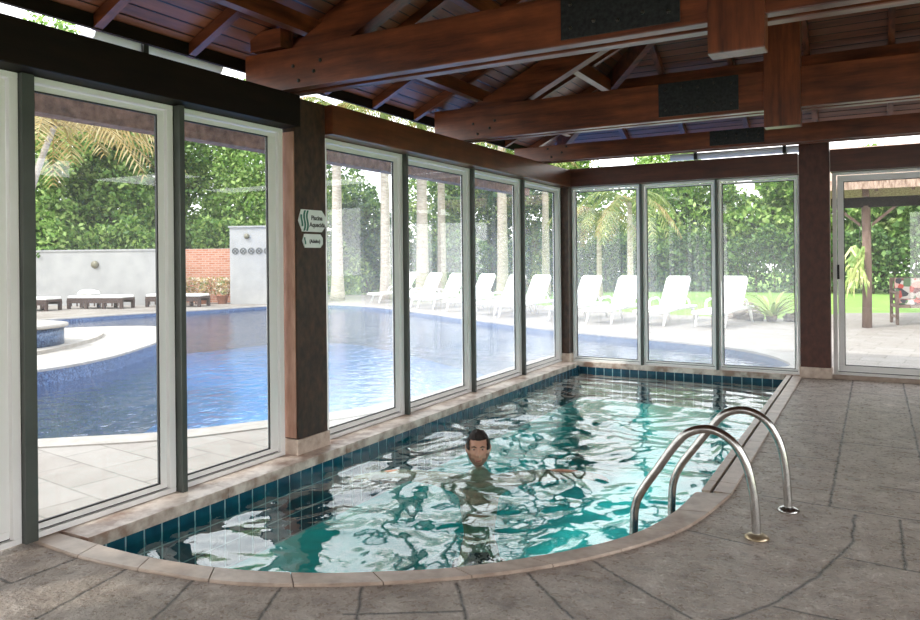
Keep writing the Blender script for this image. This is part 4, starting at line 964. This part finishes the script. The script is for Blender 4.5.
# behind the palms
for i, (x, y, w, h, m_, lb) in enumerate(((-17.2, 18.2, 2.8, 4.6, 'leaf_dark', 'dark bushy tree seen in the first of the four left windows'), (-14.2, 20.6, 3.0, 6.2, 'leaf_mid', 'bushy tree behind the two pale palm trunks'),
        (-11.6, 22.0, 3.0, 6.4, 'leaf_dark', 'dark bushy tree behind the middle palms'), (-8.6, 23.4, 3.2, 6.6, 'leaf_mid', 'leafy tree behind the third of the four left windows'),
        (-5.4, 24.6, 3.2, 6.2, 'leaf_light', 'light green tree straight behind the far corner column'), (-2.2, 25.2, 3.0, 4.6, 'leaf_mid', 'green tree behind the small palms'))):
    tree(x, y, bl(20+i, w, .3, h, 8), lb, m_, 14000, .13)
tree(.6, 25.5, bl(31, 3.0, 1.2, 5.0, 8), 'large bright green tree in the middle far window', 'leaf_light', 15000, .16)
tree(4.0, 26.5, bl(32, 3.0, 1.2, 5.4, 8), 'large spreading tree in the right far window', 'leaf_light', 9500, .2)
tree(7.4, 24.5, bl(33, 3.0, .3, 5.6, 9), 'dark dense tree seen through the sliding door', 'leaf_dark', 9500, .18)
tree(10.6, 24.0, bl(34, 3.0, .3, 5.8, 9), 'tall dark tree at the right edge of the sliding door view', 'leaf_mid', 8500, .18)
def hedge(a, c, h, label, n=9000, mat='leaf_dark'):
    a, c = Vector(a), Vector(c); L = (c-a).length; d = (c-a)/L; nn = Vector((-d.y, d.x)); mid = (a+c)/2
    t = empty('clipped_hedge', (mid.x, mid.y, G), label, 'hedge'); u = rng.uniform(0, L, n); w = rng.normal(size=n)*.28; z = h*rng.uniform(0, 1, n)**.75*(1+.12*np.sin(u*1.9)+.07*np.sin(u*5.1))
    P = np.stack([a.x+d.x*u+nn.x*w, a.y+d.y*u+nn.y*w, G+z+.03], 1); Vv, Ff = leaf_mesh(P, .13, .2, 1.5); leaf_obj('foliage', Vv, Ff, M[mat], (mid.x, mid.y, G), t)
    b = MB(); k = 0
    while k < L: p = a+d*k; b.tube([(p.x, p.y, G), (p.x, p.y, G+h*.8)], [.05, .02], 6); k += .7
    b.build('stems', M['bark'], t)
hedge((-16, 17.0), (-4, 22.5), 2.2, 'dark hedge behind the palms and the loungers', 12000)
hedge((-4, 22.8), (13, 22.4), 2.3, 'dark green hedge along the far side of the lawn', 14000)
hedge((-27, 5.1), (-18.6, 8.3), 2.7, 'leafy hedge growing just behind the white garden wall', 9000, 'leaf_mid')
hedge((-19.0, 10.1), (-14.6, 12.0), 2.8, 'leafy hedge growing behind the brick garden wall', 6000, 'leaf_mid')

# bromeliad and rocks
br = empty('spiky_plant', (1.75, 8.15, G), 'spiky bromeliad with arching yellow-green leaves at the edge of the lawn', 'plant')
random.seed(5); b = MB()
for k in range(34):
    az = random.uniform(0, 2*PI); L = random.uniform(.6, 1.05); el = random.uniform(.35, 1.2); d = Vector((math.cos(az), math.sin(az), 0)); s = Vector((-d.y, d.x, 0)); pr = []
    for i in range(7):
        t = i/6; p = Vector((1.75, 8.15, G+.08))+d*L*t*math.cos(el*(1-.5*t))+Vector((0, 0, L*math.sin(el)*(t-.45*t*t*t)*1.2)); w = .05*(1-t)**.6+.002; pr += [p-s*w+Vector((0, 0, .012)), p, p+s*w+Vector((0, 0, .012))]
    b.add(pr, [f for i in range(6) for f in ((i*3, i*3+1, i*3+4, i*3+3), (i*3+1, i*3+2, i*3+5, i*3+4))], True)
b.build('leaves', M['leaf_brom'], br)
b = MB(); b.blob((1.75, 8.15, G+.1), (.12, .12, .12), 2); b.build('stem', M['bark'], br)
for i, (x, y, s, lb) in enumerate(((1.05, 8.75, .33, 'largest grey rock left of the spiky plant'), (1.35, 8.35, .2, 'small rock at the foot of the spiky plant'), (.75, 9.1, .24, 'rounded rock behind the nearest white lounger'), (2.15, 8.5, .18, 'low rock right of the spiky plant'))):
    b = MB(); b.blob((x, y, G+s*.45), (s, s*.8, s*.62), i+3, .28, 4); tag(b.build('garden_rock', M['rock'], org=(x, y, G)), lb, 'rock', 'rocks by the spiky plant')

# pergola beyond the sliding door
pg = empty('garden_pergola', (5.5, 8.5, G), 'thatched garden pergola on rustic wooden posts beyond the sliding door', 'pergola')
for x, y in ((3.63, 7.45), (7.4, 7.45), (3.63, 11.2), (7.4, 11.2)):
    if (x, y) == (3.63, 11.2): continue
    b = MB(); b.tube([(x, y, G), (x+.015, y, 1.2), (x, y, 2.45)], [.095, .085, .085], 14); b.build('post', M['post_wood'], pg)
b = MB(); b.beam((3.0, 7.45, 2.42), (8.2, 7.45, 2.42), .14, .20); b.build('front_beam', M['wood_dark'], pg)
b = MB(); b.beam((3.63, 7.0, 2.62), (3.63, 11.6, 2.62), .12, .14); b.build('side_beam', M['post_wood'], pg)
b = MB(); b.beam((7.4, 7.0, 2.62), (7.4, 11.6, 2.62), .12, .14); b.build('side_beam', M['post_wood'], pg)
for s in (-1, 1):
    b = MB(); b.beam((3.63+s*.1, 7.45, 2.02), (3.63+s*.55, 7.45, 2.42), .06, .07); b.build('brace', M['post_wood'], pg)
for k in range(8):
    b = MB(); x = 3.2+k*.62; b.beam((x, 6.9, 2.70), (x, 9.3, 3.6), .06, .07); b.build('rafter', M['post_wood'], pg)
b = MB(); b.add([(2.7, 6.75, 2.74), (8.4, 6.75, 2.74), (8.4, 9.3, 3.72), (2.7, 9.3, 3.72), (2.7, 6.75, 2.93), (8.4, 6.75, 2.93), (8.4, 9.3, 3.9), (2.7, 9.3, 3.9), (2.7, 11.9, 2.74), (8.4, 11.9, 2.74), (2.7, 11.9, 2.93), (8.4, 11.9, 2.93)],
   [(0,3,2,1),(4,5,6,7),(0,1,5,4),(3,8,9,2),(7,6,11,10),(8,10,11,9),(0,4,7,3),(3,7,10,8),(1,2,6,5),(2,9,11,6)])
b.build('thatch_roof', M['thatch'], pg)
# hanging fern on the post
hf = empty('hanging_fern', (3.50, 7.25, 1.3), 'pale trailing fern hung on the pergola post', 'plant')
b = MB(); random.seed(11)
for k in range(60):
    x0, y0 = 3.50+random.uniform(-.14, .10), 7.28+random.uniform(-.08, .04); z = random.uniform(.95, 1.65); L = random.uniform(.2, .5); dx = random.uniform(-.16, .10); w = .025
    b.add([(x0-w, y0, z), (x0+w, y0, z), (x0+dx+w, y0-.08, z-L*.5), (x0+dx-w, y0-.08, z-L*.5), (x0+dx*1.3, y0-.06, z-L)], [(0, 1, 2, 3), (3, 2, 4)])
b.build('fronds', M['leaf_brom'], hf)
b = MB(); b.tube([(3.52, 7.33, 2.0), (3.52, 7.30, 1.5)], .008, 6); b.build('hanger', M['gasket'], hf)
# garden armchair with floral cushions
ch = empty('garden_armchair', (4.55, 8.75, G), 'wooden garden armchair with slatted frame on the patio beyond the sliding door', 'chair'); ch.rotation_euler = (0, 0, .15)
def cp_(b, name, mat): q = b.build(name, mat); q.parent = ch; return q
for s in (-1, 1):
    b = MB(); b.box(s*.42-.03, s*.42+.03, -.35, -.29, 0, .66, .006); cp_(b, 'leg', M['post_wood'])
    b = MB(); b.beam((s*.42, .33, 0), (s*.42, .33, .45), .06, .001, up=(0, 1, 0)) if 0 else b.box(s*.42-.03, s*.42+.03, .30, .36, 0, .98, .006); cp_(b, 'leg', M['post_wood'])
    b = MB(); b.box(s*.42-.04, s*.42+.04, -.38, .34, .66, .70, .008); cp_(b, 'armrest', M['post_wood'])
    b = MB(); b.box(s*.42-.015, s*.42+.015, -.29, .30, .14, .19); cp_(b, 'stretcher', M['post_wood'])
b = MB(); b.box(-.44, .44, -.36, .36, .36, .42, .006); cp_(b, 'seat', M['post_wood'])
b = MB(); b.box(-.39, .39, .31, .35, .90, .98); b.box(-.39, .39, .31, .35, .48, .54)
for k in range(8): b.box(-.36+k*.1, -.31+k*.1, .32, .34, .54, .90)
cp_(b, 'backrest', M['post_wood'])
cs = [((0, -.02, .48), (.37, .31, .055), 'floral seat cushion lying on the garden armchair'), ((0, .20, .74), (.37, .08, .23), 'floral back cushion leaning in the garden armchair')]
for c, r, lb in cs:
    b = MB(); b.box(c[0]-r[0], c[0]+r[0], c[1]-r[1], c[1]+r[1], c[2]-r[2], c[2]+r[2], .04); q = b.build('floral_cushion', M['floral']); q.location = ch.location; q.rotation_euler = ch.rotation_euler; tag(q, lb, 'cushion')

# ------------------------------------------------------------------ light, camera
w = bpy.data.worlds.new('sky'); SC.world = w; w.use_nodes = True; nt = w.node_tree; bg = nt.nodes['Background']
t = N(nt, 'ShaderNodeTexCoord'); s = N(nt, 'ShaderNodeSeparateXYZ'); nt.links.new(t.outputs['Generated'], s.inputs[0])
c = ramp(nt, s.outputs[2], [(.0, (1, .99, .97)), (.25, (.97, .98, 1)), (1, (.84, .90, 1))]); nt.links.new(c, bg.inputs[0]); bg.inputs[1].default_value = 2.5
sn = bpy.data.lights.new('sun', 'SUN'); sn.energy = 3.2; sn.angle = math.radians(3); sn.color = (1, .96, .9)
so = bpy.data.objects.new('sun', sn); COL.objects.link(so); so.rotation_euler = Vector((-.40, -.62, .82)).to_track_quat('Z', 'Y').to_euler()
cam = bpy.data.cameras.new('camera'); co_ = bpy.data.objects.new('camera', cam); COL.objects.link(co_)
f_ = 741.13; yaw = .5119; ro = -.0096
cam.sensor_fit = 'HORIZONTAL'; cam.sensor_width = 36; cam.lens = f_/920*36; cam.shift_y = -(310-258.875)/920; cam.clip_start = .05; cam.clip_end = 300
R0 = Matrix(((math.cos(yaw), 0, math.sin(yaw)), (math.sin(yaw), 0, -math.cos(yaw)), (0, 1, 0)))   # columns: right, up, back
R0 = Matrix(((math.cos(yaw), 0, math.sin(yaw)), (math.sin(yaw), 0, -math.cos(yaw)), (0, 1, 0)))
Rr = Matrix.Rotation(-ro*-1, 3, 'Z')
co_.matrix_world = Matrix.Translation((3.8084, -9.7639, 1.45)) @ (R0 @ Rr).to_4x4()
SC.camera = co_
SC.view_settings.view_transform = 'Standard'; SC.view_settings.look = 'None'; SC.view_settings.gamma = 1; SC.view_settings.use_curve_mapping = False
SC.view_settings.exposure = .5
